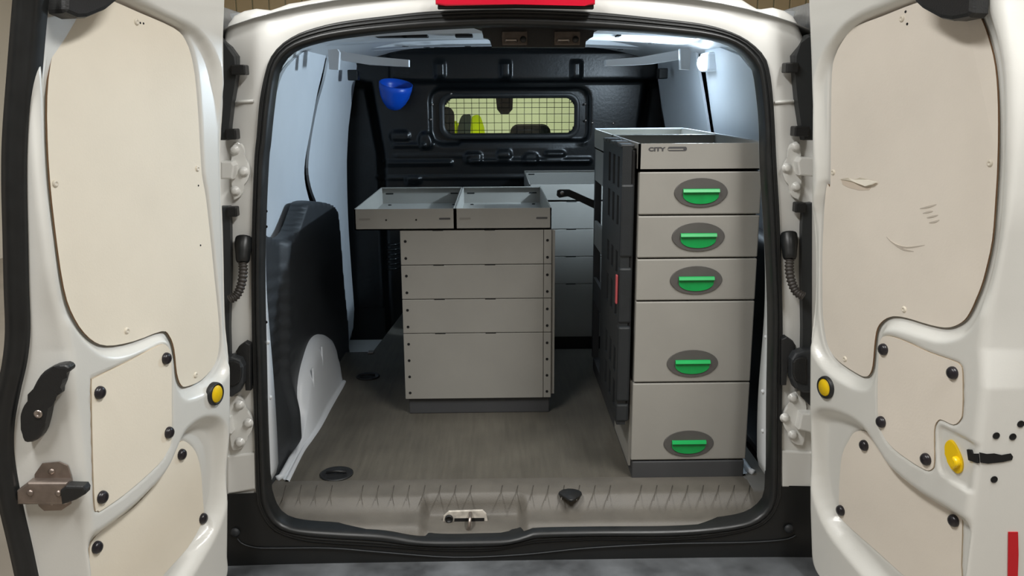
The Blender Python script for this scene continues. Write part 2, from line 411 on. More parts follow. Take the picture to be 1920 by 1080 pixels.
# striker in the notch
st_p = onZ(870, 985, .522)
a = onY(830, 990, .12); b = onY(915, 955, .12)
SPL = mat('grimy_white_plate', (196, 190, 180), .4, var=.25, scale=70)
strk = prism('striker_plate', [onY(x, y, .074) for x, y in ((829,985),(832,966),(842,957),(905,955),(912,962),(916,984),(905,990),(840,991))], (0, -.006, 0), SPL, sill, bev=.002)
box('striker_recess', tuple(onY(852, 979, .0675)), tuple(onY(908, 971, .0675) + np.array([0, -.001, 0])), DARKHOLE, sill)
pts = [onY(x, y, .066) for x, y in ((878,987),(880,975),(882,962))]
tube('striker_hook', [pts[0], pts[0] + np.array([0, -.03, .004]), pts[1] + np.array([0, -.04, 0]), pts[2] + np.array([0, -.03, 0]), pts[2]], .0045, STEEL, sill, n=8)
lathe('striker_bolt', onY(842, 972, .068), (0, -1, 0), [(.011, 0), (.011, .005), (.008, .008), (.008, .004), (0, .004)], BLACKP, sill, n=16)
# rubber stop on the sill
q = onZ(1068, 931, .584)
bm = bmesh.new(); pts = [onZ(x, y, .585) for x, y in smooth_closed([(1047,927),(1056,921),(1070,919),(1085,922),(1091,928),(1082,936),(1071,941),(1060,936)], 3)]
bm_prism(bm, pts, (0, 0, .006), .003); bobj('sill_cap', bm, BLACKP, sill, True)

# ---- load floor with a step well on the left
well_x = float(onZ(700, 660, FZ)[0]); wy = 1.43
fl = []
bm = bmesh.new()
bm_prism(bm, [(-.72, .195, FZ - .02), (.72, .195, FZ - .02), (.72, 2.2, FZ - .02), (well_x + .06, 2.2, FZ - .02), (well_x, wy, FZ - .02), (-.72, wy, FZ - .02)], (0, 0, .02), .003)
lfloor = bobj('load_floor', bm, PLY, van, label='scuffed brown-grey load floor')
sw = bmesh.new(); x0, x1, x2 = -.81, well_x, well_x + .06
vs = [sw.verts.new(c) for c in ((x0, wy, FZ - .012), (x1, wy, FZ - .012), (x2, 2.24, FZ - .012), (x0, 2.24, FZ - .012), (x0, wy, .36), (x1, wy, .36), (x2, 2.24, .36), (x0, 2.24, .36))]
for f_ in ((4, 5, 6, 7), (0, 1, 5, 4), (1, 2, 6, 5), (2, 3, 7, 6), (3, 0, 4, 7)): sw.faces.new([vs[k] for k in f_])
bobj('step_well', sw, BULK, van)
for (px, py, rpx) in ((631, 889, 31), (690, 706, 22)):
    q = onZ(px, py, FZ + .001); e = onZ(px + rpx, py, FZ + .001); r = float(e[0] - q[0])
    cup = lathe('tie_down_cup', q, (0, 0, 1), [(r, 0), (r, .003), (r * .9, .004), (r * .8, .0015), (r * .45, .001), (0, .001)], BLACKP, lfloor, n=28)
    tube('tie_down_bar', [q + np.array([-r * .6, 0, .006]), q + np.array([0, .0, .009]), q + np.array([r * .6, 0, .006])], .004, BLACKP, lfloor, n=8)
box('floor_bracket', tuple(onZ(689, 664, FZ) + np.array([0, 0, .0])), tuple(onZ(702, 659, FZ) + np.array([0, 0, .006])), STEEL, lfloor, bev=.002)

# ---- side walls
def wx(z): return .775 - .07 * np.clip((z - .9) / .9, 0, 1) ** 2
def onwall(px, py, s, inset=0.):
    X = s * .74
    for _ in range(14):
        p = onX(px, py, X); X = s * (float(wx(p[2])) - inset)
    return p
def wall(s, name):
    ys = np.linspace(.06, 2.24, 12); zs = np.linspace(.42, 1.84, 18)
    V = [(s * (float(wx(z)) + .02), y, z) for z in zs for y in ys]
    return obj(name, V, grid_faces(len(zs), len(ys)), BULK, van, True)
wl = wall(-1, 'side_wall'); wr = wall(1, 'side_wall')
def wall_sheet(name, px, s, th, m, parent, bounds=None, label=None):
    """sheet following the curved wall, outline traced in pixels"""
    P = [onwall(x, y, s) for x, y in px]
    poly = [(p[1], p[2]) for p in P]
    bm = bmesh.new(); vs = [bm.verts.new((0, a, b)) for a, b in poly]
    try: f = bm.faces.new(vs)
    except ValueError: pass
    z0 = min(b for a, b in poly); z1 = max(b for a, b in poly)
    k = z0 + .06
    while k < z1:
        bmesh.ops.bisect_plane(bm, geom=list(bm.verts) + list(bm.edges) + list(bm.faces), plane_co=(0, 0, k), plane_no=(0, 0, 1)); k += .06
    r = bmesh.ops.extrude_face_region(bm, geom=list(bm.faces))
    new = {g for g in r['geom'] if isinstance(g, bmesh.types.BMVert)}
    for w in bm.verts:
        X = float(wx(w.co.z)); w.co.x = s * (X - (th if w in new else -.004))
    return bobj(name, bm, m, parent, label=label)
def mir(pts): return [(1936 - x, y) for x, y in pts]
panA = smooth_open([(480,520),(494,380),(502,270),(512,190),(526,140),(552,108),(585,88),(611,84)], 3) + smooth_open([(611,90),(603,130),(592,175),(579,245),(569,300),(568,335),(574,365),(590,420)], 3) + [np.array((600, 520))]
panB = smooth_open([(621,82),(614,110),(606,150),(592,200),(580,265),(575,315),(580,350),(590,378),(606,420)], 3) + [np.array(p, float) for p in ((612,520),(640,640),(652,640),(660,615),(662,580),(656,500),(650,400),(648,300),(651,240),(659,180),(668,130),(660,96))]
wall_sheet('lining_panel', panA, -1, .006, CLAD, wl, label='smooth blue-white side lining')
wall_sheet('lining_panel', panB, -1, .006, CLAD, wl, label='smooth blue-white side lining')
panAR = [(1460, 520), (1447, 380), (1436, 270), (1428, 180), (1416, 135), (1390, 104), (1350, 88), (1326, 84), (1324, 110), (1328, 150), (1336, 210), (1344, 260), (1347, 320), (1347, 520)]
panBR = [(1306, 84), (1310, 120), (1318, 165), (1327, 220), (1333, 260), (1335, 320), (1335, 520), (1262, 520), (1262, 330), (1250, 240), (1243, 200), (1236, 150), (1236, 118), (1270, 100)]
wall_sheet('lining_panel', panAR, 1, .006, CLAD, wr, label='smooth blue-white side lining')
wall_sheet('lining_panel', panBR, 1, .006, CLAD, wr, label='smooth blue-white side lining')

# ---- wheel arch (left and right) and black arch trims
O_ = [(528,896),(550,840),(557,795),(564,713),(574,668),(586,637),(601,627),(617,634),(627,648),(634,690)]
I_ = [(531,899),(562,832),(574,778),(581,720),(589,682),(599,658),(611,650),(624,655),(634,672),(639,708)]
F_ = [(533,903),(561,848),(578,824),(592,804),(602,787),(611,770),(620,754),(630,737),(637,725),(642,715)]
def wheel_arch(s):
    o = smooth_open([onX(x, y, -.674 + .0 * x) for x, y in O_], 5); i_ = smooth_open([onX(x, y, -.650) for x, y in I_], 5); f_ = smooth_open([onZ(x, y, FZ + .002) for x, y in F_], 5)
    V = []
    for a, b, c in zip(o, i_, f_):
        out = a + np.array([-.06, 0, .004]); mid = (a + b) / 2 + np.array([.002, 0, .003]); b2 = b + (c - b) * .12 + np.array([.004, 0, 0])
        low = b + (c - b) * .9 + np.array([.002, 0, 0]); lip = c + np.array([.012, 0, .003]); lip2 = c + np.array([.014, 0, -.004])
        for p in (out, a, mid, b, b2, low, c + np.array([.004, 0, .006]), lip, lip2): V.append((-s * p[0], p[1], max(p[2], FZ - .004)))
    return obj('wheel_arch', V, grid_faces(len(o), 9), INWH, van, True, 'white painted wheel arch')
wa = wheel_arch(-1); wheel_arch(1)
# low white floor lip running from the arch to the rear pillar
for s_ in (-1, 1):
    lp_ = [onZ(x, y, FZ + .004) for x, y in ((519,898),(528,893),(545,862),(556,846))]
    tube('floor_lip', [(-s_ * p[0], p[1], p[2]) for p in lp_], .009, INWH, van, n=8)
for px0, py0, px1, py1 in ((586, 690, 590, 778), (603, 650, 607, 765), (622, 690, 624, 735)):
    X = -.645
    tube('pressed_rib', [onX(px0, py0, X), onX(px1, py1, X)], .0035, INWH, wa, n=8)
def trim_surface():
    # left cover as a displaced surface: (px outline) -> wall plane, bulging into the load space
    outline = [(470, 980), (478, 800), (482, 600), (486, 480), (494, 446), (506, 438), (520, 441), (533, 448), (547, 441), (557, 424), (568, 392), (575, 378), (598, 376), (622, 382), (632, 400), (637, 450), (643, 530), (650, 600), (657, 690), (690, 860), (640, 1060), (470, 1060)]
    P = [onX(x, y, -.69) for x, y in outline]; poly = [(max(p[1], .115), p[2]) for p in smooth_closed(P, 3)]
    ys = [a for a, b in poly]; zs = [b for a, b in poly]
    bm = bmesh.new(); vs = [bm.verts.new((0, a, b)) for a, b in poly]; bm.faces.new(vs)
    for lo, hi, ax in ((min(ys), max(ys), 1), (min(zs), max(zs), 2)):
        k = lo + .012
        while k < hi:
            co = [0, 0, 0]; co[ax] = k; no = [0, 0, 0]; no[ax] = 1
            bmesh.ops.bisect_plane(bm, geom=list(bm.verts) + list(bm.edges) + list(bm.faces), plane_co=co, plane_no=no); k += .012
    Y = np.array([q.co.y for q in bm.verts]); Z = np.array([q.co.z for q in bm.verts])
    d = sdf(Y, Z, poly); h = sstep(-d / .014 + .5)
    step = sstep((Y - .50 - .25 * (Z - 1.0)) / .05)
    rib = .003 * np.sin(Z * 150 + Y * 20) * sstep((1.15 - Z) / .05) * sstep((.60 - Y) / .06) * sstep((Z - .78) / .05)
    X = -.79 + .085 * h + .022 * step * h + rib * (h > .9) + .034 * h * sstep((.82 - Z) / .15) * sstep((.58 - Y) / .14)
    for q, x in zip(list(bm.verts), X): q.co.x = float(x)
    return bobj('arch_trim', bm, SATIN, van, True, 'black moulded wheel arch cover')
trim_surface()
bm = bmesh.new(); bm_box(bm, (.70, .16, .60), (.79, 1.6, 1.22), .03, 3); bobj('arch_trim', bm, SATIN, van, True, 'black moulded wheel arch cover')
# small studs on the white pillar flange
for x, y in ((503, 641), (507, 744), (507, 825)):
    lathe('flange_stud', op(x, y, .04), (0, -1, 0), [(.005, 0), (.005, .006), (.003, .009), (0, .009)], INWH, van, n=10)
for x, y in ((1436, 631), (1430, 733), (1430, 807)):
    lathe('flange_stud', op(x, y, .04), (0, -1, 0), [(.005, 0), (.005, .006), (.003, .009), (0, .009)], INWH, van, n=10)

# ---- roof lining, cross bow, brackets
nxr, nyr = 24, 10
V = []
for j in range(nyr + 1):
    y = .12 + (2.26 - .12) * j / nyr
    for i in range(nxr + 1):
        x = -.74 + 1.48 * i / nxr; V.append((x, y, 1.862 - .10 * abs(x / .74) ** 3 ))
roof = obj('roof_panel', V, grid_faces(nyr + 1, nxr + 1), INWH, van, True)
def bow(y0, y1, zc, drop, th, m, x0=-.70, x1=.70, name='roof_bow', par=van):
    V = []; n = 40
    for i in range(n + 1):
        x = x0 + (x1 - x0) * i / n; z = zc - drop * abs(x / .7) ** 2.4
        V += [(x, y0 - .03, z + th), (x, y0, z), (x, y0 + (y1 - y0) * .35, z - .004), (x, y0 + (y1 - y0) * .5, z + .006), (x, y0 + (y1 - y0) * .65, z - .004), (x, y1, z), (x, y1 + .03, z + th)]
    return obj(name, V, grid_faces(n + 1, 7), m, par, False)
b1 = bow(.24, .42, 1.812, .02, .03, INWH)
b2 = bow(.92, 1.25, 1.822, .028, .03, INWH)
b3 = bow(1.72, 1.92, 1.835, .028, .03, INWH)
# holes punched in the cross members
for x, y in ((737,99),(760,87),(800,89),(808,90),(820,89),(832,89),(877,87),(887,88),(901,88),(1100,89),(1163,93),(1221,82)):
    zb_ = 1.815
    for _ in range(6):
        p = onZ(x, y, zb_); zb_ = 1.822 - .028 * abs(p[0] / .7) ** 2.4 - .004
    lathe('bow_hole', p + np.array([0, 0, .001]), (0, 0, -1), [(.013, 0), (.013, .0016), (0, .0016)], DARKHOLE, b2, n=10, smooth=False)
for x0, x1, y0, y1 in ((735, 770, 72, 83), (776, 806, 71, 82), (860, 886, 66, 77), (1128, 1160, 68, 80)):
    a = onZ(x0, y1, 1.815); b = onZ(x1, y0, 1.815)
    box('header_slot', (a[0], .925, 1.811), (b[0], .985, 1.82), DARKHOLE, b2, bev=.002)
for s, poly in ((-1, [(637,94),(650,98),(700,106),(766,112),(766,125),(740,124),(690,121),(640,113)]), (1, [(1136,112),(1200,107),(1272,94),(1272,112),(1230,119),(1190,122),(1136,123)])):
    prism('roof_bracket_bar', [onY(x, y, 1.05 if s < 0 else .84) for x, y in poly], (0, .05, 0), INWH, van, bev=.002)
for yb_, poly in zip((.95, .82), ([(615,93),(632,92),(636,98),(634,131),(617,130)], [(1276,91),(1292,90),(1296,97),(1293,131),(1277,130)])):
    prism('roof_bracket', [onY(x, y, yb_) for x, y in poly], (0, .035, 0), INWH, van, bev=.004)
for (x0, y0, x1, y1) in ((654, 131, 672, 151), (1233, 128, 1250, 148)):
    a = onY(x0, y1, 1.75); b = onY(x1, y0, 1.75)
    box('wall_bracket', (a[0], 1.72, a[2]), (b[0], 1.78, b[2]), BULK, van, bev=.004)

# ---- black latch panel at the top of the opening
hp = prism('header_latch_panel', [onY(x, y, .20) for x, y in ((800,38),(880,48),(905,54),(906,70),(920,72),(922,88),(1097,89),(1099,75),(1112,69),(1114,57),(1140,48),(1200,38))], (0, .04, 0), BLACKP, van, bev=.003)
for x0, x1 in ((941, 989), (1039, 1088)):
    a = onY(x0, 85, .195); b = onY(x1, 58, .195)
    box('latch_plate', (a[0], .192, a[2]), (b[0], .20, b[2]), mat('grimy_steel', (92, 84, 78), .5, metal=.5, var=.25, scale=60), hp, bev=.003)
    c = onY(x0 + 17, 77, .19)
    tube('latch_loop', [c + np.array([-.014, 0, 0]), c + np.array([-.012, -.012, .002]), c + np.array([.012, -.012, .002]), c + np.array([.014, 0, 0])], .003, STEEL, hp, n=8)
    lathe('latch_bolt', onY(x0 + 40, 74, .193), (0, -1, 0), [(.008, 0), (.008, .006), (0, .007)], BLACKP, hp, n=12)

# ---- bulkhead with embossing and a window
BY = 2.2
nbx, nbz = 190, 150
xs = np.linspace(-.80, .80, nbx); zs = np.linspace(.42, 1.86, nbz)
U, Vv = np.meshgrid(xs, zs)
def bp(x, y): p = onY(x, y, BY); return (p[0], p[2])
H = np.zeros(U.shape)
def emboss(poly, h, ramp=.012):
    global H
    H = H + h * sstep(-sdf(U, Vv, poly) / ramp)
wc = [bp(x, y) for x, y in ((833, 185), (1077, 250))]
wcx = (wc[0][0] + wc[1][0]) / 2; wcz = (wc[0][1] + wc[1][1]) / 2; ww = wc[1][0] - wc[0][0]; wh = wc[0][1] - wc[1][1]
emboss(rrect(wcx, wcz, ww + .16, wh + .12, .07), -.02, .02)
for x in (818, 940, 1072):
    p = bp(x, 131); emboss(rrect(p[0] + .02, p[1], .055, .085, .012), .018, .01)
p0 = bp(640, 158); p1 = bp(1240, 100)
emboss([(-.56, p0[1]), (.75, p0[1]), (.75, 1.84), (-.56, 1.84)], .03, .02)
for x0, x1, y0, y1 in ((735,800,268,276),(860,1100,262,272),(720,850,300,312),(880,1110,296,308),(700,1000,330,338),(740,960,290,296),(730,770,245,266),(785,812,248,280),(870,905,285,306),(930,960,280,300),(980,1010,286,310),(1020,1060,282,296),(760,790,330,346)):
    a = bp(x0, y1); b = bp(x1, y0); w, h = b[0] - a[0], b[1] - a[1]
    emboss(rrect((a[0] + b[0]) / 2, (a[1] + b[1]) / 2, w, h, min(w, h) * .4), .014, .008)
emboss([(-.9, .3), (-.58, .3), (-.58, 1.35), (-.63, 1.70), (-.9, 1.75)], -.05, .06)
emboss([(.9, .3), (.62, .3), (.62, 1.35), (.66, 1.70), (.9, 1.75)], -.05, .06)
inside = sdf(U, Vv, rrect(wcx, wcz, ww + .01, wh + .01, .05)) < 0
Vb = [(U.flat[i], BY - H.flat[i], Vv.flat[i]) for i in range(U.size)]
ins = inside.ravel()
fb = [f for f in grid_faces(nbz, nbx) if not all(ins[k] for k in f)]
bulk = obj('bulkhead', Vb, fb, BULK, van, True, 'black steel bulkhead with pressed ribs')
o1 = rrect(wcx, wcz, ww + .05, wh + .05, .06, 8); o2 = rrect(wcx, wcz, ww, wh, .045, 8); n = len(o1)
V = [(x, BY - .002, z) for x, z in o1] + [(x, BY - .012, z) for x, z in o2] + [(x, BY + .03, z) for x, z in o2]
f = [(k * n + i, k * n + (i + 1) % n, (k + 1) * n + (i + 1) % n, (k + 1) * n + i) for k in range(2) for i in range(n)]
obj('window_frame', V, f, RUBBER, bulk, True)
obj('window_pane', [(x, BY + .012, z) for x, z in o2], [tuple(range(n))], glass('tinted_glass', (236, 240, 218)), bulk)
for i in range(18):
    x = wcx - ww / 2 + ww * (i + .6) / 17.3
    if x > wcx + ww / 2: break
    tube('grille_wire', [(x, BY + .004, wcz - wh / 2 - .004), (x, BY + .004, wcz + wh / 2 + .004)], .0013, BULK, bulk, n=6)
for py in (193, 202, 214, 230, 244):
    z = bp(955, py)[1]
    tube('grille_wire', [(wcx - ww / 2 - .004, BY + .001, z), (wcx + ww / 2 + .004, BY + .001, z)], .0013, BULK, bulk, n=6)
for x, y in ((846,176),(811,196),(808,224),(1097,195),(1098,226),(1111,230),(1150,231)):
    lathe('bulkhead_screw', (bp(x, y)[0], BY - .002, bp(x, y)[1]), (0, -1, 0), [(.006, 0), (.006, .004), (.003, .006), (0, .006)], STEEL, bulk, n=8)
# wiring grommet stack on the bulkhead beside the left unit
for k in range(6):
    p = onY(738, 458 + k * 9, 2.12)
    tube('cable_clip', [p + np.array([-.03, 0, -.003]), p + np.array([0, -.02, 0]), p + np.array([.03, 0, .003])], .006, BULK, bulk, n=8)

# ---- cargo lamp
cl = box('cargo_lamp', (.682, 1.02, 1.70), (.73, 1.14, 1.765), INWH, van, bev=.008)
lathe('lamp_lens', (.680, 1.08, 1.728), (-1, 0, -.1), [(.026, 0), (.026, .004), (.022, .012), (.012, .017), (0, .018)], LENS, cl, n=18, label='glaring cold white lamp lens')

# ---- cab beyond the bulkhead
SHELL = mat('cab_lining', (120, 122, 116), .8)
obj('cab_roof', [(-.75, 2.28, 1.86), (.75, 2.28, 1.86), (.70, 3.0, 1.84), (-.70, 3.0, 1.84)], [(0, 1, 2, 3)], SHELL, van)
obj('dashboard', [(-.85, 3.25, 1.15), (.85, 3.25, 1.15), (.85, 3.9, 1.1), (-.85, 3.9, 1.1), (-.85, 3.2, .6), (.85, 3.2, .6)], [(0, 1, 2, 3), (0, 4, 5, 1)], BLACKP, van)
obj('windscreen', [(-.70, 3.0, 1.84), (.70, 3.0, 1.84), (.82, 3.85, 1.1), (-.82, 3.85, 1.1)], [(0, 1, 2, 3)], glass('windscreen_glass', (244, 247, 236)), van)
for s in (-1, 1):
    tube('windscreen_pillar', [(s * .72, 3.0, 1.84), (s * .84, 3.85, 1.1)], .035, SHELL, van)
    box('cab_door', (s * .84 - .03, 2.28, .35), (s * .84 + .03, 3.85, 1.12), SHELL, van, bev=.02)
def seat(cx, zt, w):
    se = bmesh.new(); bm_box(se, (cx - .23, 2.52, .95), (cx + .23, 2.64, 1.42), .05, 3)
    so = bobj('cab_seat', se, SEATM, van, True)
    h = bmesh.new(); bm_box(h, (cx - w / 2, 2.53, 1.36), (cx + w / 2, 2.62, zt), .045, 4); bobj('headrest', h, SEATM, so, True)
p = onY(995, 233, 2.53); seat(float(p[0]), float(p[2]), float(onY(1034, 240, 2.53)[0] - onY(957, 240, 2.53)[0]))
p = onY(822, 200, 2.53); seat(float(p[0]), float(p[2]), .16)
p = onY(946, 188, 2.98)
rm = prism('rear_view_mirror', [onY(x, y, 2.96) for x, y in ((929,178),(962,178),(961,205),(953,214),(939,214),(932,205))], (0, .04, 0), BLACKP, van, bev=.006)

# ---- hinges, straps, hoses on the pillars
def hinge(pxpoly, bolts, arm, bm_m=WHITE):
    h = prism('door_hinge', [op(x, y, -.004) for x, y in smooth_closed(pxpoly, 3)], (0, -.008, 0), bm_m, van, bev=.003)
    for x, y in bolts:
        p = op(x, y, -.012)
        lathe('hinge_bolt', p, (0, -1, 0), [(.0125, 0), (.0125, .0025), (.0085, .003), (.0085, .009), (.005, .0105), (0, .0105)], bm_m, h, n=14)
    prism('hinge_arm', [op(x, y, -.012) for x, y in arm], (0, -.028, 0), bm_m, h, bev=.004)
hL = [(436,275),(447,268),(456,271),(460,284),(461,296),(468,308),(470,322),(466,337),(457,349),(456,362),(447,371),(437,366)]
hinge(hL, [(440, 281), (457, 322), (441, 358)], [(420,301),(441,301),(446,309),(442,334),(420,334)])
hinge(mir(hL), [(1492, 275), (1475, 315), (1493, 350)], [(1520,294),(1494,293),(1488,302),(1492,327),(1520,330)])
hl2 = [(432,748),(446,742),(457,747),(462,764),(470,774),(476,792),(472,808),(464,820),(459,834),(447,841),(434,834)]
hinge(hl2, [(449, 759), (466, 793), (450, 829)], [(418,777),(436,778),(440,806),(418,812)])
hinge([(1936 - x + 5, y - 9) for x, y in hl2], [(1486, 745), (1471, 783), (1486, 815)], [(1530,768),(1496,768),(1490,798),(1530,808)])
dl = [(418,70),(425,78),(437,88),(450,106),(450,138),(446,165),(441,195),(437,230),(434,262),(418,262)]
darkp = mat('lamp_surround_plastic', (44, 47, 49), .5, var=.08)
ds = prism('lamp_surround', [op(x, y, -.002) for x, y in dl], (0, -.03, 0), darkp, van, bev=.006)
ds2 = prism('lamp_surround', [op(x, y, -.002) for x, y in [(1518,64),(1507,66),(1498,84),(1481,105),(1484,150),(1488,190),(1494,230),(1500,262),(1518,262)]], (0, -.03, 0), darkp, van, bev=.006)
for par, tabs in ((ds, ((440, 466, 122, 141), (430, 449, 241, 261))), (ds2, ((1466, 1490, 118, 137), (1482, 1510, 236, 255)))):
    for x0, x1, y0, y1 in tabs:
        a = op(x0, y1, -.012); b = op(x1, y0, -.012)
        box('clip_tab', (a[0], a[1] - .03, a[2]), (b[0], a[1] + .006, b[2]), BLACKP, par, bev=.003)
for s, pl2, tab in ((-1, [(418,385),(434,385),(436,420),(437,500),(434,610),(436,690),(418,690)], (430, 448, 386, 405)), (1, [(1518,378),(1502,380),(1499,420),(1498,500),(1500,610),(1498,740),(1518,760)], (1486, 1506, 378, 397))):
    st = prism('rebate_strip', [op(x, y, -.002) for x, y in pl2], (0, -.02, 0), darkp, van, bev=.003)
    a = op(tab[0], tab[3], -.012); b = op(tab[1], tab[2], -.012)
    box('clip_tab', (a[0], a[1] - .02, a[2]), (b[0], a[1] + .006, b[2]), BLACKP, st, bev=.003)
def hose(px, boot, nm='cable_hose'):
    P = [op(x, y, o) for x, y, o in px]; Q = [Vector(p) for p in smooth_open(P, 14)]
    n = len(Q); rr = [.0112 if (i // 2) % 2 else .0088 for i in range(n)]
    h = tube(nm, Q, rr, HOSE, van, n=12, label='ribbed rubber cable hose')
    B = [op(x, y, o) for x, y, o in boot]
    tube('hose_boot', smooth_open(B, 5), [.019, .020, .0205, .021, .0205, .0195, .0185, .0175, .017, .016, .0135][:11], RUBBER, h, n=14)
hose([(455,492,-.03),(456,510,-.034),(452,535,-.038),(443,554,-.045),(430,562,-.055)], [(457,446,-.006),(456,468,-.02),(455,492,-.03)])
hose([(1481,486,-.03),(1480,504,-.034),(1484,528,-.038),(1493,547,-.045),(1507,556,-.055)], [(1479,438,-.006),(1480,462,-.02),(1481,486,-.03)])
for s, px in ((-1, [(424,664),(440,662),(457,668),(463,682),(462,712),(455,728),(440,738),(424,735)]), (1, [(1518,652),(1500,651),(1484,656),(1477,668),(1477,704),(1484,722),(1500,730),(1518,730)])):
    ck = prism('check_strap', [op(x, y, -.02) for x, y in px], (0, -.03, 0), SATIN, van, bev=.008, seg=3)
    cx = 440 if s < 0 else 1500
    inn_ = [(cx + s * 0 + (x - cx) * .62, 697 + (y - 697) * .62) for x, y in px]
    prism('strap_pad', [op(x, y, -.05) for x, y in inn_], (0, -.006, 0), BLACKP, ck, bev=.003)
    bx = [(446,655),(452,645),(464,637),(474,642),(474,728),(464,728),(462,680),(450,668)]
    if s > 0: bx = [(1936 - x - 2, y - 10) for x, y in bx]
    prism('strap_bracket', [op(x, y, -.004) for x, y in bx], (0, -.02, 0), BLACKP, ck, bev=.003)

# stepped white blocks under the lower hinges, small holes in the inner flange
for pts in ([(428,853),(480,846),(481,914),(428,924)], [(1462,842),(1520,846),(1520,918),(1464,910)]):
    prism('pillar_step', [op(x, y, .004) for x, y in pts], (0, -.010, 0), WHITE, van, bev=.004)
for x, y in ((499, 396), (499, 425), (499, 604), (1431, 150), (1432, 178), (1439, 420)):
    lathe('flange_hole', op(x, y, .028), (0, -1, 0), [(.004, 0), (.0035, .001), (0, .001)], DARKHOLE, van, n=8, smooth=False)

# ================================================================== rear doors
PHI = math.radians(17)
class Door: pass
def make_door(s):
    D = Door(); D.s = s
    D.P0 = onY(434 if s < 0 else 1517, 600, -.07)
    D.t = np.array([s * math.sin(PHI), -math.cos(PHI), 0])
    D.n = np.array([-s * math.cos(PHI), -math.sin(PHI), 0])
    def wz(x, y, h=0.):
        p = onplane(x, y, D.P0 + D.n * h, D.n); return (float((p - D.P0) @ D.t), float(p[2]))
    D.wz = wz
    D.P = lambda w, z, h=0.: np.array([D.P0[0], D.P0[1], 0]) + D.t * w + D.n * h + np.array([0, 0, z])
    D.px = lambda x, y, h=0.: D.P(*wz(x, y, h), h)
    return D
def door_mesh(D, foldpx, endpx, feats, corner, zmax=1.93, zmin=.492, par=van):
    s = D.s
    fw = sorted([D.wz(*p)[::-1] for p in foldpx]); fz = [a for a, b in fw]; fwv = [b for a, b in fw]
    zlow = D.wz(*[p for p in foldpx if p[1] >= 690][0])[1]
    wfb = D.wz(*[p for p in foldpx if p[1] >= 800][0])[0]
    a = math.radians(17)
    D.e = -D.n * math.cos(a) + D.t * math.sin(a); D.e = D.e / np.linalg.norm(D.e)
    m = np.array([D.e[1], -D.e[0], 0]);
    if m[1] > 0: m = -m
    D.m = m; D.Pf = D.P0 + D.t * wfb
    def eq(x, y, h=0.):
        p = onplane(x, y, D.Pf + m * h, m); return (float((p - D.Pf) @ D.e), float(p[2]))
    D.eq = eq
    D.E = lambda q, z, h=0.: np.array([D.Pf[0], D.Pf[1], 0]) + D.e * q + m * h + np.array([0, 0, z])
    D.epx = lambda x, y, h=0.: D.E(*eq(x, y, h), h)
    en = sorted([eq(*p)[::-1] for p in endpx]); ez = [a_ for a_, b in en]; eqv = [b for a_, b in en]
    cz = sorted([D.wz(*p)[::-1] for p in corner]); ccz = [a_ for a_, b in cz]; ccw = [b for a_, b in cz]
    NZ, NW, NA, NE = 300, 120, 7, 12
    zs = np.linspace(zmin, zmax, NZ); rows = []
    r = .016
    UU = np.zeros((NZ, NW)); VV = np.zeros((NZ, NW))
    wf = np.interp(zs, fz, fwv)
    wf = np.where(zs < zlow, wfb, wf)
    k = np.ones(15) / 15; wf = np.convolve(np.pad(wf, 7, mode='edge'), k, 'valid')
    RC = .045; w0 = np.where(zs < zmin + RC, RC - np.sqrt(np.clip(RC ** 2 - (zmin + RC - zs) ** 2, 0, None)), 0.) + np.interp(zs, ccz, ccw)
    for i in range(NZ): UU[i] = np.linspace(w0[i], wf[i] - r, NW); VV[i] = zs[i]
    H = np.zeros(UU.shape)
    # rounded hinge edge
    H -= .012 * (1 - sstep((UU - w0[:, None]) / .016)) ** 2
    for poly, h, ramp, inset in feats:
        d = sdf(UU, VV, poly); H += h * sstep((-d + inset) / ramp)
    # fade relief near the fold so it stays clean
    verts = []
    NC = NW + NA + NE
    zc = np.array([0, 0, 1.])
    P0 = np.array([D.P0[0], D.P0[1], 0])
    eo = np.interp(zs, ez, eqv)
    for i in range(NZ):
        for j in range(NW): verts.append(P0 + D.t * UU[i, j] + D.n * H[i, j] + zc * zs[i])
        hN = H[i, -1]
        A = P0 + D.t * (wf[i] - r) + D.n * hN; Cn = P0 + D.t * wf[i]
        # edge face starts on its own plane through the lower fold; ends at eo along e from Pf
        Eend = np.array([D.Pf[0], D.Pf[1], 0]) + D.e * eo[i]
        dv = Eend - Cn; L = np.linalg.norm(dv); dv = dv / L
        Bp = Cn + dv * r
        for j in range(1, NA + 1):
            t = j / (NA + 1); verts.append((1 - t) ** 2 * A + 2 * t * (1 - t) * Cn + t * t * Bp + zc * zs[i])
        for j in range(NE):
            t = j / (NE - 1); verts.append(Bp + (Eend - Bp) * t + zc * zs[i])
    f = grid_faces(NZ, NC)
    # outer skin and closing faces
    base = len(verts); th = .085
    for i in range(NZ):
        verts.append(P0 + D.t * (w0[i]) - D.n * th + zc * zs[i])
        last = verts[i * NC + NC - 1]
        q = last - (m * .03); verts.append(np.array([q[0], q[1], zs[i]]))
    for i in range(NZ - 1):
        a0, a1 = base + 2 * i, base + 2 * i + 2
        f.append((i * NC, a0, a1, (i + 1) * NC)); f.append((a0, a0 + 1, a1 + 1, a1)); f.append((i * NC + NC - 1, (i + 1) * NC + NC - 1, a1 + 1, a0 + 1))
    f.append(tuple(range(NC)) + (base + 1, base)); f.append(tuple(range((NZ - 1) * NC, NZ * NC)) + (base + 2 * NZ - 1, base + 2 * NZ - 2))
    o = obj('rear_door', verts, f, DOORW, par, True)
    return o
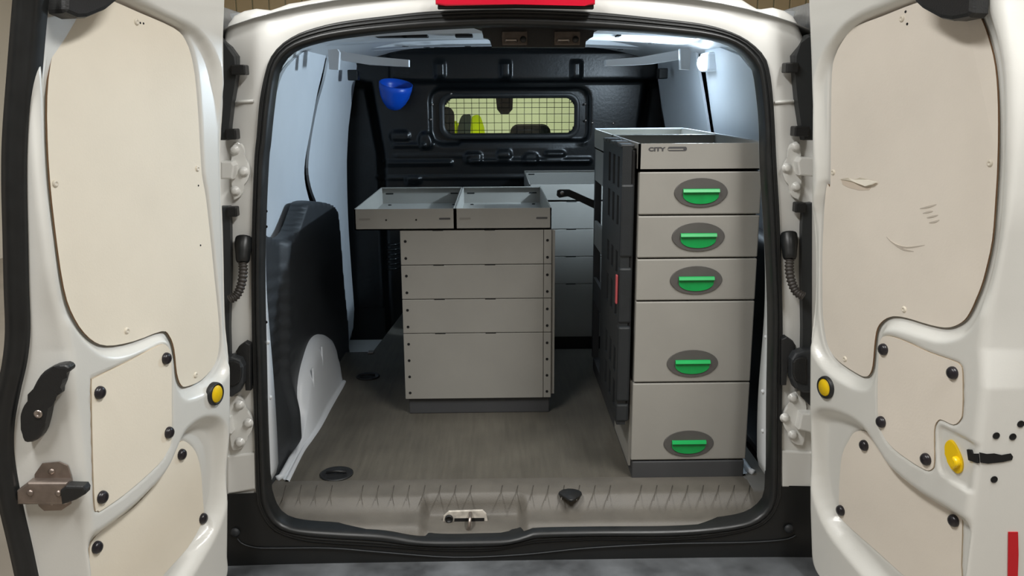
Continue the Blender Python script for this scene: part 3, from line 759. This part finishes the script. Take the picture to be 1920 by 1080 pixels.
def board(D, px, h, th, m, par, crease=None, slope=0., name='door_board', label=None, edge=None, per=3):
    poly = [D.wz(x, y, h) for x, y in smooth_closed(px, per)]
    bm = bmesh.new(); vs = [bm.verts.new((w, z, 0)) for w, z in poly]; bm.faces.new(vs)
    if crease:
        c0 = np.array(D.wz(*crease[0], h)); c1 = np.array(D.wz(*crease[1], h)); d = c1 - c0; nn = np.array([-d[1], d[0]]); nn /= np.linalg.norm(nn)
        if nn[0] < 0: nn = -nn
        bmesh.ops.bisect_plane(bm, geom=list(bm.verts) + list(bm.edges) + list(bm.faces), plane_co=(c0[0], c0[1], 0), plane_no=(nn[0], nn[1], 0))
    r = bmesh.ops.extrude_face_region(bm, geom=list(bm.faces))
    new = {g for g in r['geom'] if isinstance(g, bmesh.types.BMVert)}
    bm.faces.ensure_lookup_table()
    for v in bm.verts:
        w, z = v.co.x, v.co.y; hh = h + (0 if v in new else -th)
        if crease:
            dist = (np.array((w, z)) - c0) @ nn
            if dist > 0: hh += slope * dist
        p = D.P(w, z, hh); v.co = Vector(p)
    mats = [m, edge or m]
    nD = Vector(D.n)
    bmesh.ops.recalc_face_normals(bm, faces=bm.faces)
    for f in bm.faces:
        if abs(f.normal.dot(nD)) < .5: f.material_index = 1
    return bobj(name, bm, mats, par, label=label)
def knob(D, x, y, h, par):
    p = D.px(x, y, h)
    lathe('board_knob', p, D.n, [(.0125, -.002), (.0125, .003), (.0105, .007), (.006, .0095), (0, .010)], KNOB, par, n=16)
def screw(D, x, y, h, par, r=.0065):
    lathe('board_screw', D.px(x, y, h), D.n, [(r, -.001), (r, .001), (r * .75, .0026), (r * .4, .003), (r * .35, .002), (0, .002)], mat('cream_screw', (226, 218, 202), .4), par, n=12)
def button(D, x, y, h, par, rr=.0265):
    p = D.px(x, y, h)
    b = lathe('button_ring', p, D.n, [(rr, -.004), (rr, .004), (rr * .94, .008), (rr * .82, .009), (rr * .76, .006)], BLACKP, par, n=28)
    lathe('yellow_button', p, D.n, [(rr * .77, .0), (rr * .77, .006), (rr * .7, .0085), (0, .009)], YELLOW, par, n=28, label='round yellow button')

# ---------------- left door
DL = make_door(-1)
foldL = [(72,-60),(66,0),(60,60),(58,110),(60,160),(64,220),(68,300),(80,420),(98,530),(122,615),(138,690),(142,740),(144,800),(147,900),(150,1000),(152,1100),(155,1300)]
endL = [(56,-40),(54,0),(48,150),(46,300),(48,420),(50,540),(52,640),(40,710),(26,770),(22,840),(30,910),(48,1000),(68,1080),(90,1200)]
upL = [(90,180),(92,300),(103,420),(120,540),(140,597),(168,634),(200,648),(250,640),(303,621),(318,630),(327,655),(332,700),(340,722),(352,724),(378,712),(402,684),(411,650),(410,600),(402,520),(394,440),(386,370),(379,330),(376,290),(370,190),(362,120),(348,76),(325,52),(262,24),(195,-4),(150,-10),(118,50),(100,100)]
midL = [(172,722),(175,711),(183,706),(240,678),(298,648),(312,648),(320,662),(322,700),(322,760),(322,822),(314,846),(296,872),(240,922),(192,956),(184,957),(178,948),(174,840)]
lowL = [(160,1140),(167,1060),(172,1016),(205,984),(250,952),(298,898),(324,846),(336,830),(348,828),(366,846),(376,880),(380,930),(383,970),(380,994),(350,1030),(310,1074),(260,1130)]
pocL = [(80,180),(84,320),(98,440),(116,560),(140,612),(172,646),(205,658),(255,648),(298,630),(314,642),(322,670),(326,710),(336,734),(352,737),(390,720),(416,690),(423,640),(423,560),(420,440),(418,330),(414,240),(404,160),(390,110),(360,66),(300,36),(200,-16),(120,-50),(78,-40),(72,60)]
scoL = [(140,1010),(175,988),(245,936),(300,880),(322,836),(336,806),(356,786),(380,775),(405,778),(420,800),(426,850),(426,900),(418,950),(400,1000),(372,1050),(320,1130),(240,1220),(120,1220)]
fe = []
def P2(D, px, h=0., per=3): return [D.wz(x, y, h) for x, y in smooth_closed(px, per)]
cornL = [(429,-60),(424,70),(425,140),(428,250),(434,500),(437,650),(436,800),(432,950),(431,1040)]
fL = [(P2(DL, pocL, -.014), -.018, .022, .016), (P2(DL, upL, -.019), -.010, .012, .012), (P2(DL, midL), -.006, .006, .004), (P2(DL, scoL, -.012), -.032, .04, .0), (P2(DL, lowL, -.0315), -.004, .006, .004)]
dl_ = door_mesh(DL, foldL, endL, fL, cornL); dl_['label'] = 'left rear door swung open with seal and latch'
board(DL, upL, -.019, .004, BOARD, dl_, crease=((178, 12), (138, 380)), slope=-.015, label='large cream hardboard door lining', edge=BROWN)
board(DL, midL, .0005, .004, BOARD, dl_, label='cream hardboard access cover', edge=TAN)
board(DL, lowL, -.0315, .004, BOARD, dl_, label='cream hardboard lower door lining', edge=TAN)
for x, y in ((186,736),(311,672),(316,811),(191,932)): knob(DL, x, y, .0008, dl_)
for x, y in ((340,852),(380,972),(181,1026)): knob(DL, x, y, -.031, dl_)
for x, y in ((104,344),(370,316),(238,620),(367,703),(256,41)): screw(DL, x, y, -.0188, dl_)
button(DL, 402, 738, 0, dl_)
for x, y in ((263, 43), (269, 44), (372, 348), (376, 460)): lathe('pin_hole', DL.px(x, y, -.0189), DL.n, [(.0022, 0), (.002, .0006), (0, .0006)], DARKHOLE, dl_, n=8, smooth=False)
# closing handle on the door edge
hp_ = [(51,780),(52,767),(58,752),(70,735),(79,708),(93,690),(112,680),(132,677),(141,683),(140,690),(131,697),(127,712),(122,724),(121,733),(112,737),(103,750),(100,768),(92,800),(80,817),(62,822),(53,813)]
hd = prism('closing_handle', [DL.epx(x, y, .004) for x, y in smooth_closed(hp_, 2)], tuple(DL.m * .022), BLACKP, dl_, bev=.006, seg=3, label='black plastic closing handle')
lathe('handle_screw', DL.epx(72, 776, .026), DL.m, [(.0075, 0), (.0075, .002), (.004, .003), (.0035, .001), (0, .001)], STEEL, dl_, n=12)
# latch
LT = mat('latch_steel', (150, 138, 130), .38, metal=.8, var=.2, scale=40)
prism('latch_plate', [DL.epx(x, y, .002) for x, y in ((66,888),(80,868),(112,865),(128,872),(134,890),(134,944),(116,956),(84,957),(74,948),(66,930))], tuple(DL.m * .003), LT, dl_, bev=.001)
bm = bmesh.new()
A = [(41,912),(62,896),(136,896),(137,905),(134,938),(42,938)]
bm_prism(bm, [DL.epx(x, y, .005) for x, y in A], tuple(DL.m * .020), .006, 3); bobj('latch_body', bm, LT, dl_, label='bare steel latch body')
prism('latch_bolt', [DL.epx(x, y, .01) for x, y in ((123,910),(134,902),(166,903),(170,910),(169,918),(152,928),(126,937))], tuple(DL.m * .022), BLACKP, dl_, bev=.004)
for x, y in ((57, 924), (110, 925), (97, 884), (97, 942)):
    hh = .025 if y in (924, 925) else .005
    lathe('latch_rivet', DL.epx(x, y, hh), DL.m, [(.006, 0), (.006, .002), (.003, .004), (0, .004)], LT, dl_, n=12)
# rubber seal strip along the free edge
slc = [(52,-40),(48,0),(38,120),(28,250),(26,340),(28,440),(30,540),(32,620),(26,680),(14,735),(4,790),(2,840),(8,890),(22,960),(36,1020),(50,1085),(70,1180)]
sp = smooth_open([DL.epx(x, y, .004) for x, y in slc], 6)
bm = bmesh.new(); prevr = None
pf = [(.022, -.03), (.021, .004), (.015, .010), (.008, .008), (.004, .013), (-.006, .014), (-.012, .008), (-.018, .006), (-.023, -.004), (-.023, -.03)]
for q in sp:
    row = [bm.verts.new(Vector(q - DL.e * a_ + DL.m * b_)) for a_, b_ in pf]
    if prevr:
        for i in range(len(pf) - 1): bm.faces.new((prevr[i], prevr[i + 1], row[i + 1], row[i]))
    prevr = row
bobj('door_edge_seal', bm, RUBBER, dl_, True, 'black rubber seal strip')
# upper latch block
ub = [(92,-40),(90,18),(92,26),(116,36),(134,35),(170,20),(195,0),(215,-40)]
prism('upper_latch', [DL.px(x, y, .004) for x, y in ub], tuple(DL.n * .035), BLACKP, dl_, bev=.008, label='black upper latch block')

# ---------------- right door
DR = make_door(1)
foldR = [(1862,-30),(1872,0),(1885,55),(1896,110),(1901,180),(1901,240),(1897,300),(1887,400),(1872,475),(1858,550),(1847,615),(1840,690),(1836,815),(1835,940),(1838,1010),(1841,1100),(1845,1300)]
endR = [(2010,-40),(2010,300),(2010,540),(2000,800),(2005,1080),(2010,1200)]
upR = [(1557,345),(1558,240),(1560,135),(1568,100),(1580,77),(1595,57),(1615,45),(1655,30),(1700,12),(1735,0),(1780,-16),(1812,-8),(1835,30),(1850,70),(1863,125),(1869,200),(1870,300),(1866,375),(1860,450),(1847,510),(1838,540),(1829,562),(1820,582),(1808,600),(1790,611),(1770,614),(1740,608),(1700,596),(1675,593),(1657,600),(1645,615),(1640,640),(1636,685),(1630,702),(1622,706),(1610,702),(1580,683),(1560,663),(1549,635),(1543,590),(1542,540),(1542,475),(1546,385),(1551,345)]
midR = [(1648,660),(1650,640),(1660,630),(1690,637),(1740,660),(1785,676),(1799,684),(1804,700),(1804,770),(1799,788),(1787,796),(1766,787),(1757,790),(1751,808),(1751,866),(1746,880),(1733,880),(1700,860),(1670,836),(1652,808),(1646,774),(1646,705)]
lowR = [(1592,825),(1602,811),(1620,808),(1640,820),(1655,836),(1676,866),(1720,906),(1788,946),(1801,960),(1804,985),(1802,1060),(1800,1150),(1720,1100),(1640,1030),(1580,976),(1573,956),(1575,890),(1580,850)]
pocR = [(1548,345),(1542,240),(1540,170),(1548,130),(1562,98),(1590,64),(1625,36),(1690,10),(1745,-12),(1820,-40),(1860,40),(1880,125),(1884,200),(1884,300),(1880,375),(1872,450),(1858,520),(1838,580),(1818,612),(1795,624),(1770,627),(1738,620),(1700,609),(1676,606),(1660,614),(1652,640),(1646,690),(1636,716),(1620,719),(1600,712),(1565,690),(1542,664),(1530,630),(1526,560),(1528,470),(1534,400)]
scoR = [(1522,800),(1527,772),(1545,760),(1585,768),(1625,792),(1655,835),(1680,870),(1730,910),(1790,945),(1850,985),(1900,1000),(1900,1250),(1760,1250),(1640,1100),(1570,1015),(1540,960),(1523,890)]
levR = [(1763,797),(1780,802),(1830,830),(1836,860),(1834,930),(1800,912),(1768,890),(1760,860),(1759,815)]
fR = [(P2(DR, pocR, -.014), -.018, .022, .016), (P2(DR, upR, -.019), -.010, .012, .012), (P2(DR, midR), -.006, .006, .004), (P2(DR, scoR, -.012), -.032, .04, .0), (P2(DR, lowR, -.0315), -.004, .006, .004), (P2(DR, levR, -.004), -.007, .008, .0)]
cornR = [(1508,-60),(1511,0),(1515,100),(1518,200),(1517,400),(1514,600),(1513,800),(1514,950),(1517,1040)]
dr_ = door_mesh(DR, foldR, endR, fR, cornR); dr_['label'] = 'right rear door swung open with torn lining'
board(DR, upR, -.019, .004, BOARD2, dr_, crease=((1815, 50), (1870, 300)), slope=-.10, label='large cream hardboard door lining with a tear', edge=BROWN)
board(DR, midR, .0005, .004, BOARD2, dr_, label='cream hardboard access cover', edge=TAN)
board(DR, lowR, -.0315, .004, BOARD2, dr_, label='cream hardboard lower door lining', edge=TAN)
for x, y in ((1657,655),(1787,699),(1653,791),(1737,861)): knob(DR, x, y, .0008, dr_)
for x, y in ((1621,835),(1577,957),(1789,976)): knob(DR, x, y, -.031, dr_)
for x, y in ((1562,323),(1856,306),(1695,580),(1584,673),(1691,35)): screw(DR, x, y, -.0188, dr_)
button(DR, 1550, 726, 0, dr_)
for x, y in ((1698, 22), (1701, 45)): lathe('pin_hole', DR.px(x, y, -.0189), DR.n, [(.0028, 0), (.0026, .0006), (0, .0006)], DARKHOLE, dr_, n=8, smooth=False)
# torn flap in the lining: a lifted sliver over a patch that paints its shadow
pt = [(1574,336),(1590,333),(1602,337),(1612,333),(1628,337),(1645,341),(1636,346),(1622,349),(1610,345),(1598,340)]
bm = bmesh.new(); vs = []
for x, y in pt:
    lift = .006 * max(0, min(1, (y - 334) / 12)); vs.append(bm.verts.new(Vector(DR.px(x, y, -.0185 + lift))))
f_ = bm.faces.new(vs); bmesh.ops.solidify(bm, geom=[f_], thickness=.0012)
bobj('torn_flap', bm, mat('torn_paper', (232, 226, 212), .8), dr_, label='peeled sliver of torn lining')
prism('flap_shadow', [DR.px(x, y, -.0189) for x, y in ((1578,338),(1604,341),(1622,351),(1634,350),(1630,356),(1612,357),(1592,352),(1580,346))], tuple(DR.n * .0006), mat('flap_shadow_tone', (214, 200, 184), .85), dr_)
SCF = mat('scuff_mark', (198, 189, 177), .8, var=.1)
for pts in ([(1722,392),(1740,388),(1757,383)],[(1728,401),(1742,397),(1750,396)],[(1736,409),(1748,406),(1760,403)],[(1740,418),(1752,416),(1762,412)],[(1658,440),(1675,456),(1700,464),(1740,459)],[(1664,448),(1690,466),(1715,472)]):
    Q = smooth_open([DR.px(x, y, -.0188) for x, y in pts], 4); n = len(Q)
    bm = bmesh.new(); bm_tube(bm, [q - DR.n * .0009 for q in Q], [0.0002 + .0022 * math.sin(math.pi * (i + .3) / n) for i in range(n)], 4)
    bobj('scuff_mark', bm, SCF, dr_)
# yellow thumb lever
ov = [DR.wz(x, y, -.006) for x, y in smooth_closed([(1773,836),(1780,825),(1789,828),(1800,848),(1806,866),(1805,882),(1797,888),(1786,878),(1776,858)], 3)]
prism('yellow_lever', [DR.P(w, z, -.007) for w, z in ov], tuple(DR.n * .005), YELLOW, dr_, bev=.002, label='yellow oval thumb lever')
ov2 = [DR.wz(x, y, -.002) for x, y in smooth_closed([(1790,862),(1793,855),(1800,862),(1801,872),(1794,878),(1788,872)], 3)]
prism('lever_pad', [DR.P(w, z, -.003) for w, z in ov2], tuple(DR.n * .012), YELLOW, dr_, bev=.004)
# holes and slot on the door edge
for x, y in ((1868,817),(1899,819),(1914,795),(1864,899)):
    lathe('edge_hole', DR.epx(x, y, .0005), DR.m, [(.0068, 0), (.0062, .0012), (.005, .0006), (0, .0004)], DARKHOLE, dr_, n=14, smooth=False)
prism('latch_slot', [DR.epx(x, y, .0005) for x, y in ((1836,848),(1850,851),(1864,850),(1878,853),(1895,850),(1899,856),(1897,862),(1880,866),(1852,869),(1838,867))], tuple(DR.m * .0012), DARKHOLE, dr_)
prism('latch_slot', [DR.px(x, y, -.008) for x, y in ((1817,842),(1824,843),(1828,850),(1837,850),(1837,868),(1820,862))], tuple(DR.n * .006), DARKHOLE, dr_)
prism('red_reflector', [DR.epx(x, y, .0005) for x, y in ((1890,997),(1908,997),(1909,1040),(1907,1100),(1889,1100))], tuple(DR.m * .0015), RED, dr_, label='red reflective tape strip')
ub = [(1735,-40),(1742,5),(1755,17),(1790,36),(1812,40),(1845,34),(1853,25),(1856,-40)]
prism('upper_latch', [DR.px(x, y, .004) for x, y in ub], tuple(DR.n * .035), BLACKP, dr_, bev=.008, label='black upper latch block')

# ================================================================== cabinets
def open_tray(name, x0, x1, y0, y1, z0, z1, par, wall=.006, rim=.016, m=CABF, inner_m=None, label=None):
    """folded sheet tray: floor, four walls, inward rims along the long sides"""
    bm = bmesh.new()
    bm_box(bm, (x0, y0, z0), (x1, y1, z0 + .004))
    bm_box(bm, (x0, y0, z0), (x1, y0 + wall, z1)); bm_box(bm, (x0, y1 - wall, z0), (x1, y1, z1))
    bm_box(bm, (x0, y0, z0), (x0 + wall, y1, z1)); bm_box(bm, (x1 - wall, y0, z0), (x1, y1, z1))
    bm_box(bm, (x0, y1 - rim, z1 - .003), (x1, y1, z1))
    return bobj(name, bm, m, par, label=label)
def ellipse_prism(name, cx, cz, y, rx, rz, th, m, par, bev=.002, n=36, lo=None):
    pts = [(cx + rx * math.cos(2 * math.pi * i / n), y, cz + rz * math.sin(2 * math.pi * i / n)) for i in range(n)]
    return prism(name, pts, (0, -th, 0), m, par, bev=bev)
ZL = [.632, .859, 1.087, 1.202, 1.316, 1.430]; ZT = 1.500
X0, X1, Y0, Y1 = .317, .636, .194, 1.185
rc = thing('drawer_cabinet', 'tall grey cabinet with five drawers and green handles at the van opening', 'cabinet')
box('plinth', (X0 + .004, Y0 - .001, FZ), (X1 - .004, Y1 - .02, ZL[0] - .002), CABD, rc, bev=.003)
box('carcass', (X0 + .003, Y0 + .022, ZL[0] - .002), (X1 - .003, .72, 1.428), CABF, rc, bev=.002)
for x in (X0, X1 - .025):
    box('frame_post', (x, Y1 - .025, ZL[0] - .002), (x + .025, Y1, 1.43), CABD, rc, bev=.003)
    for z0, z1 in ((1.315, 1.43), (1.075, 1.165), (.86, .95)):
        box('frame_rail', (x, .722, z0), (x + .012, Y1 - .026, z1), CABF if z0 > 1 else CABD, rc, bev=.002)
box('side_panel', (X0 - .004, Y0 + .02, FZ + .03), (X0 + .002, Y0 + .30, ZL[1]), CABF, rc)
hc = [(1314, 361), (1309, 444), (1305, 525), (1298, 681), (1291, 831)][::-1]
for k in range(5):
    z0, z1 = ZL[k] + .0018, ZL[k + 1] - .0022
    xl = X0 + (.002 if k else 0)
    dr = box('drawer', (xl, Y0, z0), (X1, Y0 + .02, z1), CABF, rc, bev=.003)
    p = onY(*hc[k], Y0); cx, cz = float(p[0]), float(p[2])
    ellipse_prism('handle_plate', cx, cz, Y0 + .001, .0695, .0375, .004, OVAL, dr, bev=.002)
    # green scoop: half-round recess plate plus top bar
    hw = .047
    pts = [(cx - hw, Y0 - .003, cz + .004), (cx + hw, Y0 - .003, cz + .004)]
    nn = 14
    for i in range(1, nn):
        a = math.pi * i / nn; pts.append((cx + hw * math.cos(a), Y0 - .003, cz - .004 - .025 * math.sin(a) ** .8))
    prism('handle_scoop', pts, (0, -.002, 0), GREEN, dr, bev=.001, label='green scoop of the handle')
    bm = bmesh.new()
    pp = [(0, cz + .010), (-.006, cz + .009), (-.009, cz + .002), (-.008, cz + .0005), (0, cz + .0005)]
    A = [bm.verts.new((cx - hw, Y0 - .003 + a, b)) for a, b in pp]; B = [bm.verts.new((cx + hw, Y0 - .003 + a, b)) for a, b in pp]
    bm.faces.new(A); bm.faces.new(B)
    for i in range(5): bm.faces.new((A[i], A[(i + 1) % 5], B[(i + 1) % 5], B[i]))
    bobj('handle_grip', bm, mat('green_plastic_light', (20, 172, 88), .35), dr, label='green grip bar')
tr_ = open_tray('top_tray', X0 - .002, X1 + .004, Y0, .70, 1.4315, ZT, rc)
open_tray('top_tray', X0 - .002, X1 + .004, .704, Y1, 1.4315, ZT, rc)
obj_rim = box('tray_rim', (X0 - .002, Y1 - .03, ZT), (X1 + .004, Y1, ZT + .003), ALU, rc)
box('tray_rim', (X1 - .002, Y0 + .01, ZT), (X1 + .006, Y1 - .03, ZT + .003), ALU, rc)
# printed wordmark on the tray front
def text_mesh(txt, size, p, m, par, name, bold=.0, shear=0.):
    c = bpy.data.curves.new(name, 'FONT'); c.body = txt; c.size = size; c.extrude = .0003; c.offset = bold; c.shear = shear; c.space_character = 1.05
    o = bpy.data.objects.new('tmp', c); COL.objects.link(o); dg = bpy.context.evaluated_depsgraph_get()
    me = bpy.data.meshes.new_from_object(o.evaluated_get(dg)); bpy.data.objects.remove(o)
    me.transform(Matrix.Scale(1.45, 4, (1, 0, 0)))
    me.materials.clear(); me.materials.append(m)
    t = bpy.data.objects.new(name, me); link(t, par); t.location = p; t.rotation_euler = (math.pi / 2, 0, 0); return t
p = onY(1216, 283, Y0 - .0006)
text_mesh('CITY', .0128, tuple(p), INK, tr_, 'wordmark', bold=.0006)
a = onY(1252, 283, Y0 - .0005); b = onY(1288, 275, Y0 - .0005)
cx, cz = (a[0] + b[0]) / 2, (a[2] + b[2]) / 2
sl = onY(1251, 283, Y0 - .0006)
prism('wordmark_pill', [(x, Y0 - .0003, z) for x, z in rrect(cx, cz, b[0] - a[0], b[2] - a[2], .0045, 4)], (0, -.0006, 0), INK, tr_)
prism('wordmark_band', [(x, Y0 - .0008, z) for x, z in rrect(cx - .004, cz - .0014, (b[0] - a[0]) * .8, .0028, .001, 2)], (0, -.0005, 0), CABF, tr_)

# ---- folded slotted crate leaning on the left side of the drawer cabinet
FC = mat('crate_plastic', (30, 34, 37), .5, var=.12, scale=18, bump=.12, bscale=200)
fcr = thing('folding_crate', 'black slotted plastic folding crate flat against the side of the drawer cabinet', 'crate')
XC = .288
def cy(px, py): return float(onX(px, py, XC)[1])
ya, yb = .205, .60
za, zb = .735, 1.492
slots_y = [.28, .36, .375 + .01, .41]
ycols = [ya, .252, .290, .338, .380, .428, .472, yb]         # slots sit in columns 1,3,5
zrows = [za, .77, .845, .87, .94, 1.03, 1.113, 1.15, 1.21, 1.28, 1.36, 1.381, 1.463, zb]
bm = bmesh.new()
for i in range(len(ycols) - 1):
    for j in range(len(zrows) - 1):
        if i in (1, 3, 5) and j in (1, 3, 5, 7, 9, 11): continue
        bm_box(bm, (XC - .012, ycols[i], zrows[j]), (XC + .012, ycols[i + 1], zrows[j + 1]))
bmesh.ops.remove_doubles(bm, verts=bm.verts, dist=.0005)
bobj('slotted_wall', bm, FC, fcr)
box('backing_wall', (XC + .013, ya + .004, za + .01), (XC + .022, yb - .004, zb - .01), DARKHOLE, fcr, bev=.002)
bm = bmesh.new()
for k in range(5):
    y0 = ya + .005 + k * .078; bm_box(bm, (XC - .016, y0, zb - .004), (XC + .02, y0 + .06, zb + .006 + .003 * (k % 2)), .004, 2)
bobj('crate_rim', bm, FC, fcr)
for z0, z1 in ((.74, .80), (.80, 1.02), (1.02, 1.18), (1.2, 1.4)):
    box('edge_block', (XC - .0145, ya - .004 if z0 != .8 else ya - .008, z0 + .004), (XC + .02, ya + .03, z1 - .004), FC, fcr, bev=.006)
p0 = onX(1177, 532, XC - .018); 
box('crate_catch', (XC - .021, ya + .005, 1.075), (XC - .015, ya + .022, 1.155), mat('dull_red_plastic', (176, 78, 82), .45), fcr, bev=.003, label='dull red catch')

# black arm behind the crate
arm = thing('support_arm', 'short black bent arm with bolt between tray unit and crate', 'arm')
P = [onY(x, y, 1.2) for x, y in ((1051,363),(1067,361),(1116,386))]
bm = bmesh.new()
bm_prism(bm, [onY(x, y, 1.2) for x, y in ((1045,358),(1050,356),(1068,356),(1120,379),(1120,394),(1066,368),(1049,371),(1044,367))], (0, .02, 0), .003)
bobj('arm_bar', bm, BLACKP, arm)
lathe('arm_bolt', onY(1054, 362, 1.198), (0, -1, 0), [(.008, 0), (.008, .005), (.004, .007), (0, .007)], STEEL, arm, n=10)

# ---- grey unit with overhanging trays (left of centre)
def dots(par, pts, y, r=.0048):
    for x, z in pts: lathe('fixing_hole', (x, y, z), (0, -1, 0), [(r, 0), (r * .9, .0012), (r * .6, .0008), (0, .0006)], DARKHOLE, par, n=10, smooth=False)
lu = thing('storage_unit', 'grey sheet metal storage unit with two open trays overhanging its top', 'storage unit')
LX0, LX1, LY0, LY1 = -.357, .127, .70, 1.36
ZU = [.636, .863, .978, 1.091, 1.204]
box('plinth', (LX0 + .01, LY0 + .012, FZ), (LX1 - .004, LY1 - .03, ZU[0]), CABD, lu, bev=.003)
box('carcass', (LX0 + .004, LY0 + .006, ZU[0]), (LX1 - .003, LY1, 1.2035), CABF, lu)
XS = float(onY(1019, 560, LY0)[0])
for k in range(4):
    z0, z1 = ZU[k] + .001, ZU[k + 1] - .0014
    pnl = box('end_panel', (LX0, LY0 - .002, z0), (XS - .0008, LY0 + .008, z1), CABF, lu, bev=.0012)
    flg = box('corner_flange', (XS + .0008, LY0 - .0015, z0), (LX1, LY0 + .008, z1), CABF, lu, bev=.0012)
    nd = 4 if k == 0 else 2
    zz_ = [z0 + (z1 - z0) * (i + .38) / nd for i in range(nd)]
    dots(pnl, [(LX0 + .016, q) for q in zz_], LY0 - .0018)
    dots(flg, [(LX1 - .013, q) for q in zz_], LY0 - .0013)
    for px_ in (.27, .63) if k < 4 else ():
        x = LX0 + (XS - LX0) * px_
        box('tab_gap', (x - .02, LY0 - .0024, z1 - .001), (x + .014, LY0 + .002, z1 + .0022), DARKHOLE, pnl)
box('side_strip', (LX1 + .001, LY0 + .01, ZU[0] + .01), (LX1 + .012, LY0 + .03, 1.2), CABF, lu, bev=.001)
XM = float(onY(853, 390, LY0)[0])
for x0, x1 in ((-.499, XM - .001), (XM + .001, .126)):
    t = open_tray('tray', x0, x1, LY0 - .004, 1.362, 1.2055, 1.273, lu, wall=.004)
    for px_, col in ((.10, FADED), (.90, INK)):
        x = x0 + (x1 - x0) * px_
        prism('slot_mark', [(a_, LY0 - .0042, b_) for a_, b_ in rrect(x, 1.241, .036, .006, .002, 2)], (0, -.0006, 0), col if x0 < -.3 or px_ > .5 else FADED, t)
        prism('tray_slot', [(a_, 1.3578, b_) for a_, b_ in rrect(x, 1.248, .03, .005, .002, 2)], (0, -.0006, 0), DARKHOLE, t)
    dots(t, [(x0 + .1, 1.238), (x0 + .195, 1.238)] if x0 < -.3 else [], LY0 - .0042, .003)
    for xx in (.12, .9):
        lathe('tray_screw', (x0 + (x1 - x0) * xx, 1.30, 1.2095), (0, 0, 1), [(.007, 0), (.006, .003), (0, .004)], DARKHOLE, t, n=10)

# ---- grey unit in the front right corner, partly hidden
bu = thing('storage_unit', 'grey storage unit with tray top standing against the bulkhead behind the black arm', 'storage unit')
BX0, BX1, BY0, BY1 = .085, .62, 1.431, 2.09
box('plinth', (BX0 + .01, BY0 + .012, FZ), (BX1, BY1, ZU[0]), BULK, bu, bev=.003)
box('carcass', (BX0 + .004, BY0 + .008, ZU[0]), (BX1 - .003, BY1, 1.2035), CABF, bu)
for k in range(4):
    pn = box('end_panel', (BX0, BY0, ZU[k] + .001), (BX1, BY0 + .01, ZU[k + 1] - .0016), CABF, bu, bev=.0012)
    x = .255
    box('tab_gap', (x - .02, BY0 - .0006, ZU[k + 1] - .0024), (x + .02, BY0 + .002, ZU[k + 1] + .001), DARKHOLE, pn)
t = open_tray('tray', BX0, BX1, BY0, BY1, 1.206, 1.273, bu, wall=.004)
for z_ in (1.255,): prism('tray_slot', [(a_, BY1 - .0045, b_) for a_, b_ in rrect(BX0 + .035, z_, .03, .005, .002, 2)], (0, -.0006, 0), DARKHOLE, t)

# ---- blue cup hanging on the bulkhead
cup_c = onY(737, 160, 2.08)
cup = lathe('plastic_cup', (float(cup_c[0]), 2.07, 1.563), (.16, -.30, 1), [(0, 0), (.022, .001), (.034, .008), (.053, .032), (.067, .062), (.075, .095), (.0775, .122), (.073, .123), (.068, .095), (.058, .06), (.045, .03), (.025, .012), (0, .012)], BLUE, None, n=36)
cup['label'] = 'blue plastic cup hanging high on the black bulkhead'; cup['category'] = 'cup'

# ---- hi-vis jacket hanging in the cab
jk = thing('hi_vis_jacket', 'bright yellow hi-vis jacket seen through the bulkhead window', 'jacket')
def cloth(name, px, y, m):
    bm = bmesh.new(); bm_prism(bm, [onY(x, yy, y) for x, yy in smooth_closed(px, 3)], (0, .05, 0), .012, 3); return bobj(name, bm, m, jk, True)
cloth('jacket_body', [(882,240),(884,222),(890,216),(899,217),(904,228),(909,250),(908,300),(850,300),(846,250),(850,230),(856,228),(860,240),(870,246)], 2.80, HIVIS)
cloth('reflective_band', [(858,250),(860,232),(866,217),(876,214),(883,218),(882,250),(880,300),(860,300)], 2.78, mat('reflective_grey', (120, 135, 125), .5))
